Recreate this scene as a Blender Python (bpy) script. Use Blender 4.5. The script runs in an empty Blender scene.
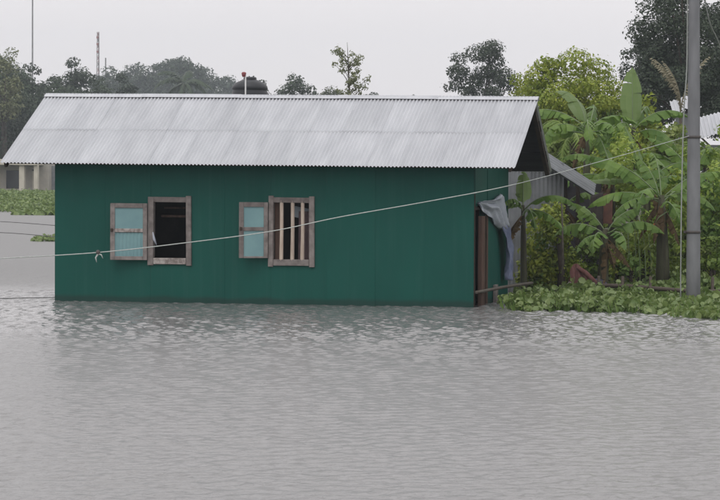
import bpy, math, random
import numpy as np
from mathutils import Matrix, Vector, Euler

# ------------------------------------------------------------------ camera, sky, sun, exposure
SC = bpy.context.scene
COL = SC.collection
R = math.radians
FPX, CX, CY = 2460.0, 750.0, 250.0          # focal length and principal point in 720 x 500 pixels
CAM_H, HORIZON, ROLL = 2.2, 173.0, 0.0098
PITCH = math.atan((CY - HORIZON) / FPX)
cam_d = bpy.data.cameras.new('camera')
cam = bpy.data.objects.new('camera', cam_d)
COL.objects.link(cam)
cam_d.sensor_width = 36.0
cam_d.lens = FPX / 720 * 36
cam_d.shift_x = -(CX - 360) / 720
cam_d.clip_start = 0.5
cam_d.clip_end = 5000
CROT = Matrix.Rotation(math.pi / 2 - PITCH, 3, 'X') @ Matrix.Rotation(ROLL, 3, 'Z')
cam.matrix_world = Matrix.Translation((0, 0, CAM_H)) @ CROT.to_4x4()
SC.camera = cam

SUN_EL, SUN_AZ = R(58), R(200)
world = bpy.data.worlds.new('World')
SC.world = world
world.use_nodes = True
nt = world.node_tree
nt.nodes.clear()
w_out = nt.nodes.new('ShaderNodeOutputWorld')
w_bg = nt.nodes.new('ShaderNodeBackground')
w_bg.inputs['Strength'].default_value = 0.1
sky = nt.nodes.new('ShaderNodeTexSky')
sky.sky_type = 'NISHITA'
sky.sun_disc = False
sky.sun_elevation = SUN_EL
sky.sun_rotation = SUN_AZ
tc = nt.nodes.new('ShaderNodeTexCoord')
sep = nt.nodes.new('ShaderNodeSeparateXYZ')
nt.links.new(tc.outputs['Generated'], sep.inputs[0])
ramp = nt.nodes.new('ShaderNodeValToRGB')            # overcast cloud deck: brighter overhead
ramp.color_ramp.elements[0].position = 0.0
ramp.color_ramp.elements[0].color = (0.945, 0.885, 0.885, 1)
ramp.color_ramp.elements[1].position = 0.9
ramp.color_ramp.elements[1].color = (1.22, 1.20, 1.21, 1)
nt.links.new(sep.outputs['Z'], ramp.inputs[0])
cn = nt.nodes.new('ShaderNodeTexNoise')
cn.inputs['Scale'].default_value = 2.2
cn.inputs['Detail'].default_value = 3.0
nt.links.new(tc.outputs['Generated'], cn.inputs['Vector'])
cm = nt.nodes.new('ShaderNodeMapRange')
cm.inputs['To Min'].default_value = 9.5
cm.inputs['To Max'].default_value = 11.5
nt.links.new(cn.outputs['Fac'], cm.inputs['Value'])
sc_n = nt.nodes.new('ShaderNodeVectorMath')
sc_n.operation = 'SCALE'
nt.links.new(ramp.outputs['Color'], sc_n.inputs[0])
nt.links.new(cm.outputs['Result'], sc_n.inputs['Scale'])
mixn = nt.nodes.new('ShaderNodeMixRGB')
mixn.inputs['Fac'].default_value = 0.94
nt.links.new(sky.outputs['Color'], mixn.inputs['Color1'])
nt.links.new(sc_n.outputs['Vector'], mixn.inputs['Color2'])
nt.links.new(mixn.outputs['Color'], w_bg.inputs['Color'])
nt.links.new(w_bg.outputs[0], w_out.inputs['Surface'])

sun_d = bpy.data.lights.new('sun', 'SUN')
sun_d.energy = 0.7
sun_d.angle = R(25)
sun_d.color = (1.0, 0.97, 0.93)
sun = bpy.data.objects.new('sun', sun_d)
COL.objects.link(sun)
sd = Vector((math.sin(SUN_AZ) * math.cos(SUN_EL), math.cos(SUN_AZ) * math.cos(SUN_EL), math.sin(SUN_EL)))
sun.rotation_euler = sd.to_track_quat('Z', 'Y').to_euler()

SC.render.engine = 'CYCLES'
SC.view_settings.view_transform = 'Standard'
SC.view_settings.look = 'None'
SC.view_settings.exposure = 0.12
SC.view_settings.gamma = 1.0
SC.view_settings.use_curve_mapping = False
SC.cycles.use_denoising = True
SC.cycles.max_bounces = 6
SC.cycles.diffuse_bounces = 3
SC.cycles.glossy_bounces = 3
SC.cycles.transmission_bounces = 4
SC.cycles.transparent_max_bounces = 6
SC.cycles.volume_bounces = 0
SC.cycles.caustics_reflective = False
SC.cycles.caustics_refractive = False
random.seed(7)


# ------------------------------------------------------------------ helpers
def ray(px, py):
    return CROT @ Vector(((px - CX) / FPX, -(py - CY) / FPX, -1.0))


def at(px, py, dist):
    """world point at that distance ahead of the camera"""
    d = ray(px, py)
    return Vector((0, 0, CAM_H)) + d * (dist / d.y)


def on_level(px, py, z=0.0):
    d = ray(px, py)
    return Vector((0, 0, CAM_H)) + d * ((z - CAM_H) / d.z)


def tag(o, label=None, cat=None, group=None, kind=None):
    if label: o['label'] = label
    if cat: o['category'] = cat
    if group: o['group'] = group
    if kind: o['kind'] = kind
    return o


def empty(name, loc=(0, 0, 0), rz=0.0, parent=None):
    o = bpy.data.objects.new(name, None)
    COL.objects.link(o)
    o.location = loc
    o.rotation_euler = (0, 0, rz)
    o.parent = parent
    o.empty_display_size = 0.1
    return o


def link(name, me, mat=None, parent=None, loc=(0, 0, 0), rot=(0, 0, 0)):
    o = bpy.data.objects.new(name, me)
    COL.objects.link(o)
    o.parent = parent
    o.location = loc
    o.rotation_euler = rot
    if mat is not None and len(me.materials) == 0:
        me.materials.append(mat)
    return o


class MB:
    def __init__(s):
        s.v, s.f = [], []

    def add(s, vs, fs):
        b = len(s.v)
        s.v += [tuple(p) for p in vs]
        s.f += [tuple(i + b for i in q) for q in fs]
        return s

    def box(s, x0, x1, y0, y1, z0, z1, bev=0.0):
        if bev <= 0:
            vs = [(x, y, z) for z in (z0, z1) for y in (y0, y1) for x in (x0, x1)]
            return s.add(vs, [(0, 2, 3, 1), (4, 5, 7, 6), (0, 1, 5, 4), (2, 6, 7, 3), (0, 4, 6, 2), (1, 3, 7, 5)])
        import bmesh
        bm = bmesh.new()
        bmesh.ops.create_cube(bm, size=1)
        for v in bm.verts:
            v.co = Vector(((x0 + x1) / 2 + v.co.x * (x1 - x0), (y0 + y1) / 2 + v.co.y * (y1 - y0), (z0 + z1) / 2 + v.co.z * (z1 - z0)))
        bmesh.ops.bevel(bm, geom=bm.edges[:], offset=bev, segments=1, affect='EDGES')
        bm.verts.index_update()
        s.add([v.co[:] for v in bm.verts], [[v.index for v in f.verts] for f in bm.faces])
        bm.free()
        return s

    def tube(s, pts, rad, seg=8, cap=True):
        pts = [Vector(p) for p in pts]
        n = len(pts)
        if not hasattr(rad, '__len__'): rad = [rad] * n
        vs, fs = [], []
        prev = None
        for i, p in enumerate(pts):
            t = (pts[min(i + 1, n - 1)] - pts[max(i - 1, 0)]).normalized()
            if prev is None:
                a = Vector((0, 0, 1)) if abs(t.z) < 0.9 else Vector((1, 0, 0))
                u = t.cross(a).normalized()
            else:
                u = (prev - t * prev.dot(t)).normalized()
            prev = u
            w = t.cross(u)
            for k in range(seg):
                an = 2 * math.pi * k / seg
                vs.append(p + (u * math.cos(an) + w * math.sin(an)) * rad[i])
        for i in range(n - 1):
            for k in range(seg):
                k2 = (k + 1) % seg
                fs.append((i * seg + k, i * seg + k2, (i + 1) * seg + k2, (i + 1) * seg + k))
        if cap:
            fs.append(tuple(range(seg))[::-1])
            fs.append(tuple((n - 1) * seg + k for k in range(seg)))
        return s.add(vs, fs)

    def lathe(s, prof, seg=24, c=(0, 0, 0)):
        vs, fs = [], []
        for r, z in prof:
            for k in range(seg):
                an = 2 * math.pi * k / seg
                vs.append((c[0] + r * math.cos(an), c[1] + r * math.sin(an), c[2] + z))
        for i in range(len(prof) - 1):
            for k in range(seg):
                k2 = (k + 1) % seg
                fs.append((i * seg + k, i * seg + k2, (i + 1) * seg + k2, (i + 1) * seg + k))
        fs.append(tuple((len(prof) - 1) * seg + k for k in range(seg)))
        return s.add(vs, fs)

    def mesh(s, name, smooth=False):
        me = bpy.data.meshes.new(name)
        me.from_pydata(s.v, [], s.f)
        if smooth: me.polygons.foreach_set('use_smooth', [True] * len(me.polygons))
        me.update()
        return me

    def build(s, name, mat, parent=None, smooth=False, loc=(0, 0, 0), rot=(0, 0, 0)):
        return link(name, s.mesh(name, smooth), mat, parent, loc, rot)


def np_mesh(name, verts, quads, smooth=False):
    me = bpy.data.meshes.new(name)
    nv, nq = len(verts), len(quads)
    k = quads.shape[1]
    me.vertices.add(nv)
    me.vertices.foreach_set('co', np.ascontiguousarray(verts, dtype=np.float32).ravel())
    me.loops.add(nq * k)
    me.loops.foreach_set('vertex_index', np.ascontiguousarray(quads, dtype=np.int32).ravel())
    me.polygons.add(nq)
    me.polygons.foreach_set('loop_start', np.arange(0, nq * k, k, dtype=np.int32))
    if smooth: me.polygons.foreach_set('use_smooth', np.ones(nq, dtype=bool))
    me.update(calc_edges=True)
    me.validate()
    return me


# ------------------------------------------------------------------ materials
def new_mat(name):
    m = bpy.data.materials.new(name)
    m.use_nodes = True
    m.node_tree.nodes.clear()
    return m, m.node_tree


def mat(name, col, col2=None, rough=0.7, scale=4.0, stretch=(1, 1, 1), bump=0.0, bscale=None, metal=0.0, spec=0.3,
        obj_rand=0.0, detail=6.0, island=0.0, contrast=(0.3, 0.7), transl=0.0):
    """noise between two colours, plus per-object and per-leaf variation"""
    m, t = new_mat(name)
    N, L = t.nodes, t.links
    out = N.new('ShaderNodeOutputMaterial')
    b = N.new('ShaderNodeBsdfPrincipled')
    b.inputs['Roughness'].default_value = rough
    b.inputs['Metallic'].default_value = metal
    b.inputs['Specular IOR Level'].default_value = spec
    co = N.new('ShaderNodeTexCoord')
    mp = N.new('ShaderNodeMapping')
    mp.inputs['Scale'].default_value = stretch
    L.new(co.outputs['Object'], mp.inputs['Vector'])
    oi = N.new('ShaderNodeObjectInfo')
    off = N.new('ShaderNodeVectorMath'); off.operation = 'SCALE'
    off.inputs[0].default_value = (37.0, 19.0, 53.0)
    L.new(oi.outputs['Random'], off.inputs['Scale'])
    L.new(off.outputs['Vector'], mp.inputs['Location'])
    nz = N.new('ShaderNodeTexNoise')
    nz.inputs['Scale'].default_value = scale
    nz.inputs['Detail'].default_value = detail
    L.new(mp.outputs['Vector'], nz.inputs['Vector'])
    fac = N.new('ShaderNodeMapRange')
    fac.inputs['From Min'].default_value, fac.inputs['From Max'].default_value = contrast
    L.new(nz.outputs['Fac'], fac.inputs['Value'])
    src = fac.outputs['Result']
    if island > 0:
        ge = N.new('ShaderNodeNewGeometry')
        mx = N.new('ShaderNodeMix'); mx.data_type = 'FLOAT'
        mx.inputs['Factor'].default_value = island
        L.new(src, mx.inputs['A']); L.new(ge.outputs['Random Per Island'], mx.inputs['B'])
        src = mx.outputs['Result']
    mc = N.new('ShaderNodeMixRGB')
    mc.inputs['Color1'].default_value = (*col, 1)
    mc.inputs['Color2'].default_value = (*(col2 or tuple(c * 0.75 for c in col)), 1)
    L.new(src, mc.inputs['Fac'])
    cur = mc.outputs['Color']
    if obj_rand > 0:
        mr = N.new('ShaderNodeMapRange')
        mr.inputs['To Min'].default_value = 1 - obj_rand
        mr.inputs['To Max'].default_value = 1 + obj_rand
        L.new(oi.outputs['Random'], mr.inputs['Value'])
        hs = N.new('ShaderNodeHueSaturation')
        L.new(mr.outputs['Result'], hs.inputs['Value'])
        L.new(cur, hs.inputs['Color'])
        cur = hs.outputs['Color']
    L.new(cur, b.inputs['Base Color'])
    if bump > 0:
        bz = N.new('ShaderNodeTexNoise')
        bz.inputs['Scale'].default_value = bscale or scale * 4
        bz.inputs['Detail'].default_value = 4
        L.new(mp.outputs['Vector'], bz.inputs['Vector'])
        bp = N.new('ShaderNodeBump')
        bp.inputs['Strength'].default_value = bump
        bp.inputs['Distance'].default_value = 0.02
        L.new(bz.outputs['Fac'], bp.inputs['Height'])
        L.new(bp.outputs['Normal'], b.inputs['Normal'])
    if transl > 0:
        tr = N.new('ShaderNodeBsdfTranslucent')
        L.new(cur, tr.inputs['Color'])
        ms = N.new('ShaderNodeMixShader')
        ms.inputs['Fac'].default_value = transl
        L.new(b.outputs[0], ms.inputs[1]); L.new(tr.outputs[0], ms.inputs[2])
        L.new(ms.outputs[0], out.inputs['Surface'])
    else:
        L.new(b.outputs[0], out.inputs['Surface'])
    return m


def leaf_mat(name, a, c, rough=0.5, transl=0.3, scale=1.2, spec=0.35, island=0.6):
    return mat(name, a, c, rough=rough, scale=scale, spec=spec, island=island, transl=transl, detail=3, obj_rand=0.08)


def wall_paint(name, col, col2):
    """painted tin: slight fading, vertical rain streaks, a ragged wet line just above the flood, widened to paint in a dark reflection"""
    m = mat(name, col, col2, rough=0.6, scale=1.6, stretch=(1, 1, 0.5), bump=0.12, bscale=5, spec=0.18, obj_rand=0.025)
    t = m.node_tree
    N, L = t.nodes, t.links
    b = next(n for n in N if n.type == 'BSDF_PRINCIPLED')
    cur = b.inputs['Base Color'].links[0].from_socket
    geo = N.new('ShaderNodeNewGeometry')
    sp = N.new('ShaderNodeSeparateXYZ')
    L.new(geo.outputs['Position'], sp.inputs[0])
    # streaks
    mp = N.new('ShaderNodeMapping'); mp.inputs['Scale'].default_value = (7, 7, 0.25)
    L.new(geo.outputs['Position'], mp.inputs['Vector'])
    st = N.new('ShaderNodeTexNoise'); st.inputs['Scale'].default_value = 2.0; st.inputs['Detail'].default_value = 5
    L.new(mp.outputs['Vector'], st.inputs['Vector'])
    sr = N.new('ShaderNodeMapRange')
    sr.inputs['From Min'].default_value, sr.inputs['From Max'].default_value = 0.55, 0.8
    sr.inputs['To Max'].default_value = 0.14
    L.new(st.outputs['Fac'], sr.inputs['Value'])
    m1 = N.new('ShaderNodeMixRGB')
    m1.inputs['Color2'].default_value = (0.065, 0.15, 0.125, 1)
    L.new(sr.outputs['Result'], m1.inputs['Fac']); L.new(cur, m1.inputs['Color1'])
    # wet line, widened so its dark colour also stands in for the waterline reflection
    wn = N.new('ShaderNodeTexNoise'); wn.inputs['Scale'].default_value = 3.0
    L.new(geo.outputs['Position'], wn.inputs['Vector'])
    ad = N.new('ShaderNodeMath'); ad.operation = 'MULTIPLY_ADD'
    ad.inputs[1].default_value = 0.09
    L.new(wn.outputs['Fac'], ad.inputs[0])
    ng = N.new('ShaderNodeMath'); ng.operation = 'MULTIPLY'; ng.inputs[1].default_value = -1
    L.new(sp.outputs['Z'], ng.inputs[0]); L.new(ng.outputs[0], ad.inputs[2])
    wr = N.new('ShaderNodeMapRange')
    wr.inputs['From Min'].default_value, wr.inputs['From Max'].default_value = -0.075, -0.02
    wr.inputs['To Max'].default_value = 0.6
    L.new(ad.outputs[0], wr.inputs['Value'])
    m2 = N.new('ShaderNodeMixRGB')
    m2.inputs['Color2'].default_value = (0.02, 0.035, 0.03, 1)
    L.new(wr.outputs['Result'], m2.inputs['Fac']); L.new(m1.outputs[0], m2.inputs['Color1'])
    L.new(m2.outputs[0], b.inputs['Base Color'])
    return m


M = {}
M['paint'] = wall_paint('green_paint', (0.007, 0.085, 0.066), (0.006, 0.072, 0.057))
M['tin'] = mat('galvanised_roof', (0.52, 0.53, 0.555), (0.42, 0.43, 0.455), rough=0.42, scale=2.5, stretch=(2, 0.5, 2), metal=0.35, spec=0.5, obj_rand=0.05, bump=0.05, bscale=20)
M['tin_old'] = mat('old_tin', (0.25, 0.265, 0.28), (0.15, 0.158, 0.165), rough=0.55, scale=3, metal=0.3, obj_rand=0.1, bump=0.1)
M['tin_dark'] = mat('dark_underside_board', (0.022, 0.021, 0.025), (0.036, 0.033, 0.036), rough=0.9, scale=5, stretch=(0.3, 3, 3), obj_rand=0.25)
M['wood'] = mat('weathered_frame_wood', (0.26, 0.235, 0.22), (0.145, 0.125, 0.118), rough=0.85, scale=9, bump=0.3, obj_rand=0.15, spec=0.15)
M['bar_wood'] = mat('pale_bar_wood', (0.58, 0.50, 0.42), (0.42, 0.33, 0.27), rough=0.8, scale=8, stretch=(3, 3, 0.6), bump=0.2, obj_rand=0.1, spec=0.15)
M['dark_wood'] = mat('dark_wood', (0.035, 0.028, 0.024), (0.06, 0.045, 0.036), rough=0.9, scale=6, bump=0.3, obj_rand=0.2, spec=0.1)
M['brown_wood'] = mat('brown_post_wood', (0.13, 0.08, 0.062), (0.075, 0.05, 0.04), rough=0.85, scale=5, stretch=(4, 4, 0.5), bump=0.3, spec=0.15)
M['cyan'] = mat('pale_cyan_shutter_paint', (0.20, 0.35, 0.36), (0.16, 0.29, 0.31), rough=0.4, scale=3, bump=0.05, obj_rand=0.05, spec=0.4)
M['chip'] = mat('chipped_white_paint', (0.42, 0.385, 0.36), (0.20, 0.17, 0.155), rough=0.8, scale=16, contrast=(0.38, 0.62))
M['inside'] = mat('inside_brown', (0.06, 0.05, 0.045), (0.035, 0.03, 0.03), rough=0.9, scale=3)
M['curtain'] = mat('curtain_mauve', (0.17, 0.12, 0.12), (0.10, 0.07, 0.075), rough=0.9, scale=6)
M['blueplastic'] = mat('pale_plastic_can', (0.28, 0.33, 0.37), None, rough=0.4)
M['concrete'] = mat('pole_concrete', (0.225, 0.23, 0.24), (0.16, 0.165, 0.172), rough=0.9, scale=6, stretch=(1, 1, 0.3), bump=0.2, spec=0.15)
M['band'] = mat('rusty_steel_band', (0.07, 0.068, 0.07), (0.10, 0.085, 0.075), rough=0.7, scale=20)
M['wire'] = mat('grey_cable', (0.16, 0.16, 0.16), None, rough=0.7)
M['pale_wire'] = mat('pale_cable', (0.33, 0.35, 0.33), None, rough=0.7)
M['rope'] = mat('nylon_rope', (0.50, 0.53, 0.50), (0.36, 0.39, 0.37), rough=0.8, scale=30)
M['ragwhite'] = mat('white_film', (0.62, 0.66, 0.73), (0.46, 0.50, 0.58), rough=0.4, scale=5, transl=0.3)
M['ragblue'] = mat('lilac_blue_cloth', (0.27, 0.30, 0.43), (0.16, 0.19, 0.30), rough=0.8, scale=7, transl=0.15)
M['bamboo'] = mat('grey_bamboo', (0.13, 0.115, 0.095), (0.07, 0.06, 0.05), rough=0.7, scale=7, stretch=(0.5, 3, 3), spec=0.25)
M['bamboo_dark'] = mat('wet_dark_bamboo', (0.055, 0.042, 0.035), (0.09, 0.07, 0.055), rough=0.7, scale=7, stretch=(0.5, 3, 3))
M['bark'] = mat('bark', (0.09, 0.075, 0.06), (0.05, 0.042, 0.036), rough=0.95, scale=5, bump=0.5, spec=0.1)
M['banana_stem'] = mat('banana_stem', (0.085, 0.09, 0.05), (0.04, 0.035, 0.022), rough=0.8, scale=4, stretch=(5, 5, 0.7), bump=0.3, obj_rand=0.2)
M['banana_leaf'] = leaf_mat('banana_leaf', (0.07, 0.155, 0.024), (0.18, 0.28, 0.055), rough=0.45, transl=0.36, scale=2.0, spec=0.32, island=0.35)
M['banana_bright'] = leaf_mat('banana_leaf_young', (0.15, 0.235, 0.07), (0.20, 0.28, 0.10), rough=0.4, transl=0.45, scale=2.0, spec=0.4, island=0.3)
M['banana_dry'] = leaf_mat('banana_leaf_dry', (0.15, 0.105, 0.055), (0.09, 0.06, 0.035), rough=0.8, transl=0.2, scale=4, spec=0.1)
M['midrib'] = mat('midrib', (0.17, 0.23, 0.11), None, rough=0.5)
M['yellowgreen'] = leaf_mat('yellow_green_leaves', (0.12, 0.20, 0.02), (0.33, 0.36, 0.05), scale=0.9)
M['freshgreen'] = leaf_mat('fresh_green_leaves', (0.10, 0.20, 0.035), (0.20, 0.30, 0.07), scale=1.2)
M['midgreen'] = leaf_mat('mid_green_leaves', (0.08, 0.155, 0.022), (0.20, 0.27, 0.045), scale=1.2)
M['palegreen'] = leaf_mat('pale_green_leaves', (0.11, 0.17, 0.04), (0.26, 0.31, 0.085), scale=1.0)
M['paleolive'] = leaf_mat('pale_olive_leaves', (0.12, 0.15, 0.065), (0.25, 0.265, 0.14), scale=1.0)
M['weeds'] = leaf_mat('weed_leaves', (0.12, 0.22, 0.024), (0.34, 0.41, 0.07), scale=0.7)
M['darkgreen'] = leaf_mat('dark_green_leaves', (0.024, 0.042, 0.022), (0.045, 0.066, 0.032), scale=0.8, transl=0.2)
M['fargreen'] = leaf_mat('far_green_leaves', (0.028, 0.052, 0.026), (0.055, 0.08, 0.036), scale=0.35, transl=0.2)
M['olive'] = leaf_mat('olive_leaves', (0.055, 0.075, 0.03), (0.11, 0.13, 0.05), scale=0.8)
M['hyacinth'] = leaf_mat('water_hyacinth_leaves', (0.095, 0.165, 0.035), (0.25, 0.32, 0.11), rough=0.35, scale=2.5, spec=0.5)
M['drygrass'] = leaf_mat('dry_frond', (0.30, 0.28, 0.20), (0.22, 0.20, 0.13), rough=0.8, scale=2)
M['cream'] = mat('cream_wall', (0.58, 0.545, 0.46), (0.48, 0.45, 0.38), rough=0.9, scale=2, spec=0.1)
M['plaster'] = mat('grey_plaster', (0.46, 0.43, 0.37), (0.36, 0.34, 0.30), rough=0.9, scale=2, spec=0.1)
M['glass'] = mat('dark_window', (0.03, 0.033, 0.036), None, rough=0.25, spec=0.5)
M['tank'] = mat('black_tank', (0.016, 0.018, 0.022), None, rough=0.45, spec=0.4)
M['red'] = mat('red_plastic', (0.28, 0.07, 0.075), (0.2, 0.05, 0.055), rough=0.5)
M['white'] = mat('white_pipe', (0.6, 0.6, 0.6), None, rough=0.5)
M['mast'] = mat('mast_steel', (0.22, 0.21, 0.21), None, rough=0.6)
M['mast_red'] = mat('mast_red', (0.32, 0.12, 0.10), None, rough=0.6)
M['maroon'] = mat('maroon_cloth', (0.11, 0.04, 0.038), (0.19, 0.095, 0.085), rough=0.9, scale=9, stretch=(4, 1, 0.6))
M['indigo'] = mat('indigo_cloth', (0.05, 0.045, 0.09), (0.14, 0.13, 0.19), rough=0.9, scale=9)
M['brick'] = mat('red_brick_board', (0.16, 0.075, 0.055), (0.10, 0.055, 0.045), rough=0.9, scale=8)
M['earth'] = mat('wet_earth', (0.06, 0.05, 0.035), (0.045, 0.06, 0.025), rough=0.95, scale=0.6, bump=0.4, bscale=3)
M['orange'] = mat('orange_flower', (0.55, 0.14, 0.03), (0.4, 0.08, 0.02), rough=0.6)


# ------------------------------------------------------------------ terrain and water
def sstep(a, b, x):
    t = np.clip((x - a) / (b - a), 0, 1)
    return t * t * (3 - 2 * t)


def land_h(x, y):
    x = np.asarray(x, dtype=float); y = np.asarray(y, dtype=float)
    right = sstep(40.6, 43.0, y) * sstep(-3.6, -2.4, x)
    back = sstep(46, 50, y) * sstep(-2.0, 2.0, x + 0.235 * y)
    far = sstep(117, 123, y)
    m = np.maximum(np.maximum(right, back), far)
    h = -1.4 + 1.55 * m
    h = h + 9.0 * sstep(260, 430, y) * sstep(30, -10, x + 0.18 * y) + 2.0 * sstep(300, 600, y)
    return h + 0.06 * np.sin(x * 1.7 + 0.4 * y) * np.sin(y * 1.3) * m


def ground_z(x, y):
    return float(land_h(x, y))


def axis(lo, f0, f1, hi, step, grow=1.18):
    mid = list(np.arange(f0, f1, step))
    a, s, p = [], step, f0
    while p > lo:
        s *= grow; p -= s; a.append(p)
    b, s, p = [], step, mid[-1]
    while p < hi:
        s *= grow; p += s; b.append(p)
    return np.array(a[::-1] + mid + b)


def grid_obj(name, xs, ys, zf, material, smooth=True):
    X, Y = np.meshgrid(xs, ys)
    Z = zf(X, Y)
    V = np.stack([X.ravel(), Y.ravel(), Z.ravel()], 1)
    nx, ny = len(xs), len(ys)
    i = np.arange(ny - 1)[:, None] * nx + np.arange(nx - 1)[None, :]
    Q = np.stack([i, i + 1, i + 1 + nx, i + nx], -1).reshape(-1, 4)
    me = np_mesh(name, V, Q, smooth)
    return link(name, me, material)


g = grid_obj('ground', axis(-900, -40, 12, 900, 0.8, 1.12), axis(-300, 36, 130, 1300, 0.8, 1.1), land_h, M['earth'])
tag(g, kind='structure')


def water_material():
    m, t = new_mat('flood_water')
    N, L = t.nodes, t.links
    out = N.new('ShaderNodeOutputMaterial')
    b = N.new('ShaderNodeBsdfPrincipled')
    b.inputs['Base Color'].default_value = (0.168, 0.167, 0.165, 1)
    b.inputs['Roughness'].default_value = 0.3
    b.inputs['Coat Weight'].default_value = 0.34
    b.inputs['Coat Roughness'].default_value = 0.04
    b.inputs['Coat IOR'].default_value = 1.33
    b.inputs['IOR'].default_value = 1.333
    geo = N.new('ShaderNodeNewGeometry')
    hs = []
    for sc, wt in ((8.0, 0.5), (22.0, 0.3)):
        n = N.new('ShaderNodeTexNoise')
        n.inputs['Scale'].default_value = sc
        n.inputs['Detail'].default_value = 3
        n.inputs['Distortion'].default_value = 0.6
        L.new(geo.outputs['Position'], n.inputs['Vector'])
        pk = N.new('ShaderNodeMapRange')                 # only the taller wavelets stand out
        pk.interpolation_type = 'SMOOTHSTEP'
        pk.inputs['From Min'].default_value, pk.inputs['From Max'].default_value = 0.5, 0.75
        L.new(n.outputs['Fac'], pk.inputs['Value'])
        mu = N.new('ShaderNodeMath'); mu.operation = 'MULTIPLY'; mu.inputs[1].default_value = wt
        L.new(pk.outputs['Result'], mu.inputs[0])
        hs.append(mu)
    ad = N.new('ShaderNodeMath'); ad.operation = 'ADD'
    L.new(hs[0].outputs[0], ad.inputs[0]); L.new(hs[1].outputs[0], ad.inputs[1])
    # farther out the chop is too fine for the mesh: carry it in the relief
    sp = N.new('ShaderNodeSeparateXYZ'); L.new(geo.outputs['Position'], sp.inputs[0])
    fr = N.new('ShaderNodeMapRange')
    fr.inputs['From Min'].default_value, fr.inputs['From Max'].default_value = 41.0, 49.0
    L.new(sp.outputs['Y'], fr.inputs['Value'])
    fn = N.new('ShaderNodeTexNoise'); fn.inputs['Scale'].default_value = 4.5; fn.inputs['Detail'].default_value = 4
    L.new(geo.outputs['Position'], fn.inputs['Vector'])
    fm = N.new('ShaderNodeMath'); fm.operation = 'MULTIPLY'; L.new(fr.outputs['Result'], fm.inputs[0]); L.new(fn.outputs['Fac'], fm.inputs[1])
    f2 = N.new('ShaderNodeMath'); f2.operation = 'MULTIPLY_ADD'; f2.inputs[1].default_value = 1.0
    L.new(fm.outputs[0], f2.inputs[0]); L.new(ad.outputs[0], f2.inputs[2])
    ad = f2
    # a gust ruffles the strip in front of the house; the nearer water is calmer, the far water too fine to resolve
    def curve(stops, socket):
        mr = N.new('ShaderNodeMapRange'); mr.inputs['From Min'].default_value, mr.inputs['From Max'].default_value = 20.0, 60.0
        L.new(sp.outputs['Y'], mr.inputs['Value'])
        fc = N.new('ShaderNodeFloatCurve')
        cv = fc.mapping.curves[0]
        pts = [((y - 20.0) / 40.0, v) for y, v in stops]
        cv.points[0].location = pts[0]; cv.points[1].location = pts[-1]
        for q in pts[1:-1]: cv.points.new(*q)
        fc.mapping.update()
        L.new(mr.outputs['Result'], fc.inputs['Value'])
        L.new(fc.outputs['Value'], socket)
    curve([(20, .30), (30, .29), (36, .2), (41, .2), (47, .44), (60, .46)], b.inputs['Roughness'])
    curve([(20, .12), (29, .16), (36, .62), (41, .55), (47, 0.02), (60, 0.0)], b.inputs['Coat Weight'])
    bp = N.new('ShaderNodeBump')
    bp.inputs['Strength'].default_value = 0.6
    bp.inputs['Distance'].default_value = 0.02
    L.new(ad.outputs[0], bp.inputs['Height'])
    L.new(bp.outputs['Normal'], b.inputs['Normal'])
    L.new(b.outputs[0], out.inputs['Surface'])
    return m


wrng = np.random.default_rng(5)
WAVES = []
for k in range(80):
    lam = 0.095 * (3.6 ** (wrng.random() ** 1.2))
    th = math.pi / 2 + wrng.normal(0, 0.95)
    slope = 0.04
    WAVES.append((2 * math.pi / lam * math.cos(th), 2 * math.pi / lam * math.sin(th), slope * lam / (2 * math.pi), wrng.random() * 6.28))


def water_z(X, Y):
    Z = np.zeros_like(X)
    for kx, ky, a, ph in WAVES:
        Z += a * np.sin(kx * X + ky * Y + ph)
    patch = 0.9 + 0.25 * np.sin(0.55 * X + 0.21 * Y + 1.0) * np.sin(0.33 * Y - 0.2 * X)
    fade = (1 - sstep(47, 58, Y)) * sstep(4, 12, Y) * sstep(-22, -15, X) * (1 - sstep(5, 9, X))
    return Z * fade * patch * (0.42 + 0.68 * sstep(26, 37, Y))


w = grid_obj('water', axis(-420, -13.6, 2.4, 420, 0.034, 1.16), axis(-120, 14.0, 43.0, 160, 0.030, 1.12), water_z, water_material())
tag(w, kind='structure')

# ------------------------------------------------------------------ the green house
HO = on_level(473.5, 307.5)
YAW = R(-6)
LEN, DEP = 6.95, 2.7
EAVE_F, RIDGE_Y, EAVE_B = -0.42, 1.5, 2.95
Z_EAVE, Z_RIDGE, Z_BACK = 2.25, 3.40, 2.19
X_R, X_L = 0.70, -7.70
house = empty('tin_house', (HO.x, HO.y, 0), YAW)
tag(house, 'green painted tin house with corrugated roof standing in the flood', 'house')
HM = Matrix.Translation((HO.x, HO.y, 0)) @ Matrix.Rotation(YAW, 4, 'Z')


def facade_x(px, py, y=0.0):
    """local x, z on the facade plane (local y) seen at that pixel"""
    o = HM.inverted() @ Vector((0, 0, CAM_H))
    d = HM.inverted().to_3x3() @ ray(px, py)
    p = o + d * ((y - o.y) / d.y)
    return p.x, p.z


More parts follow.
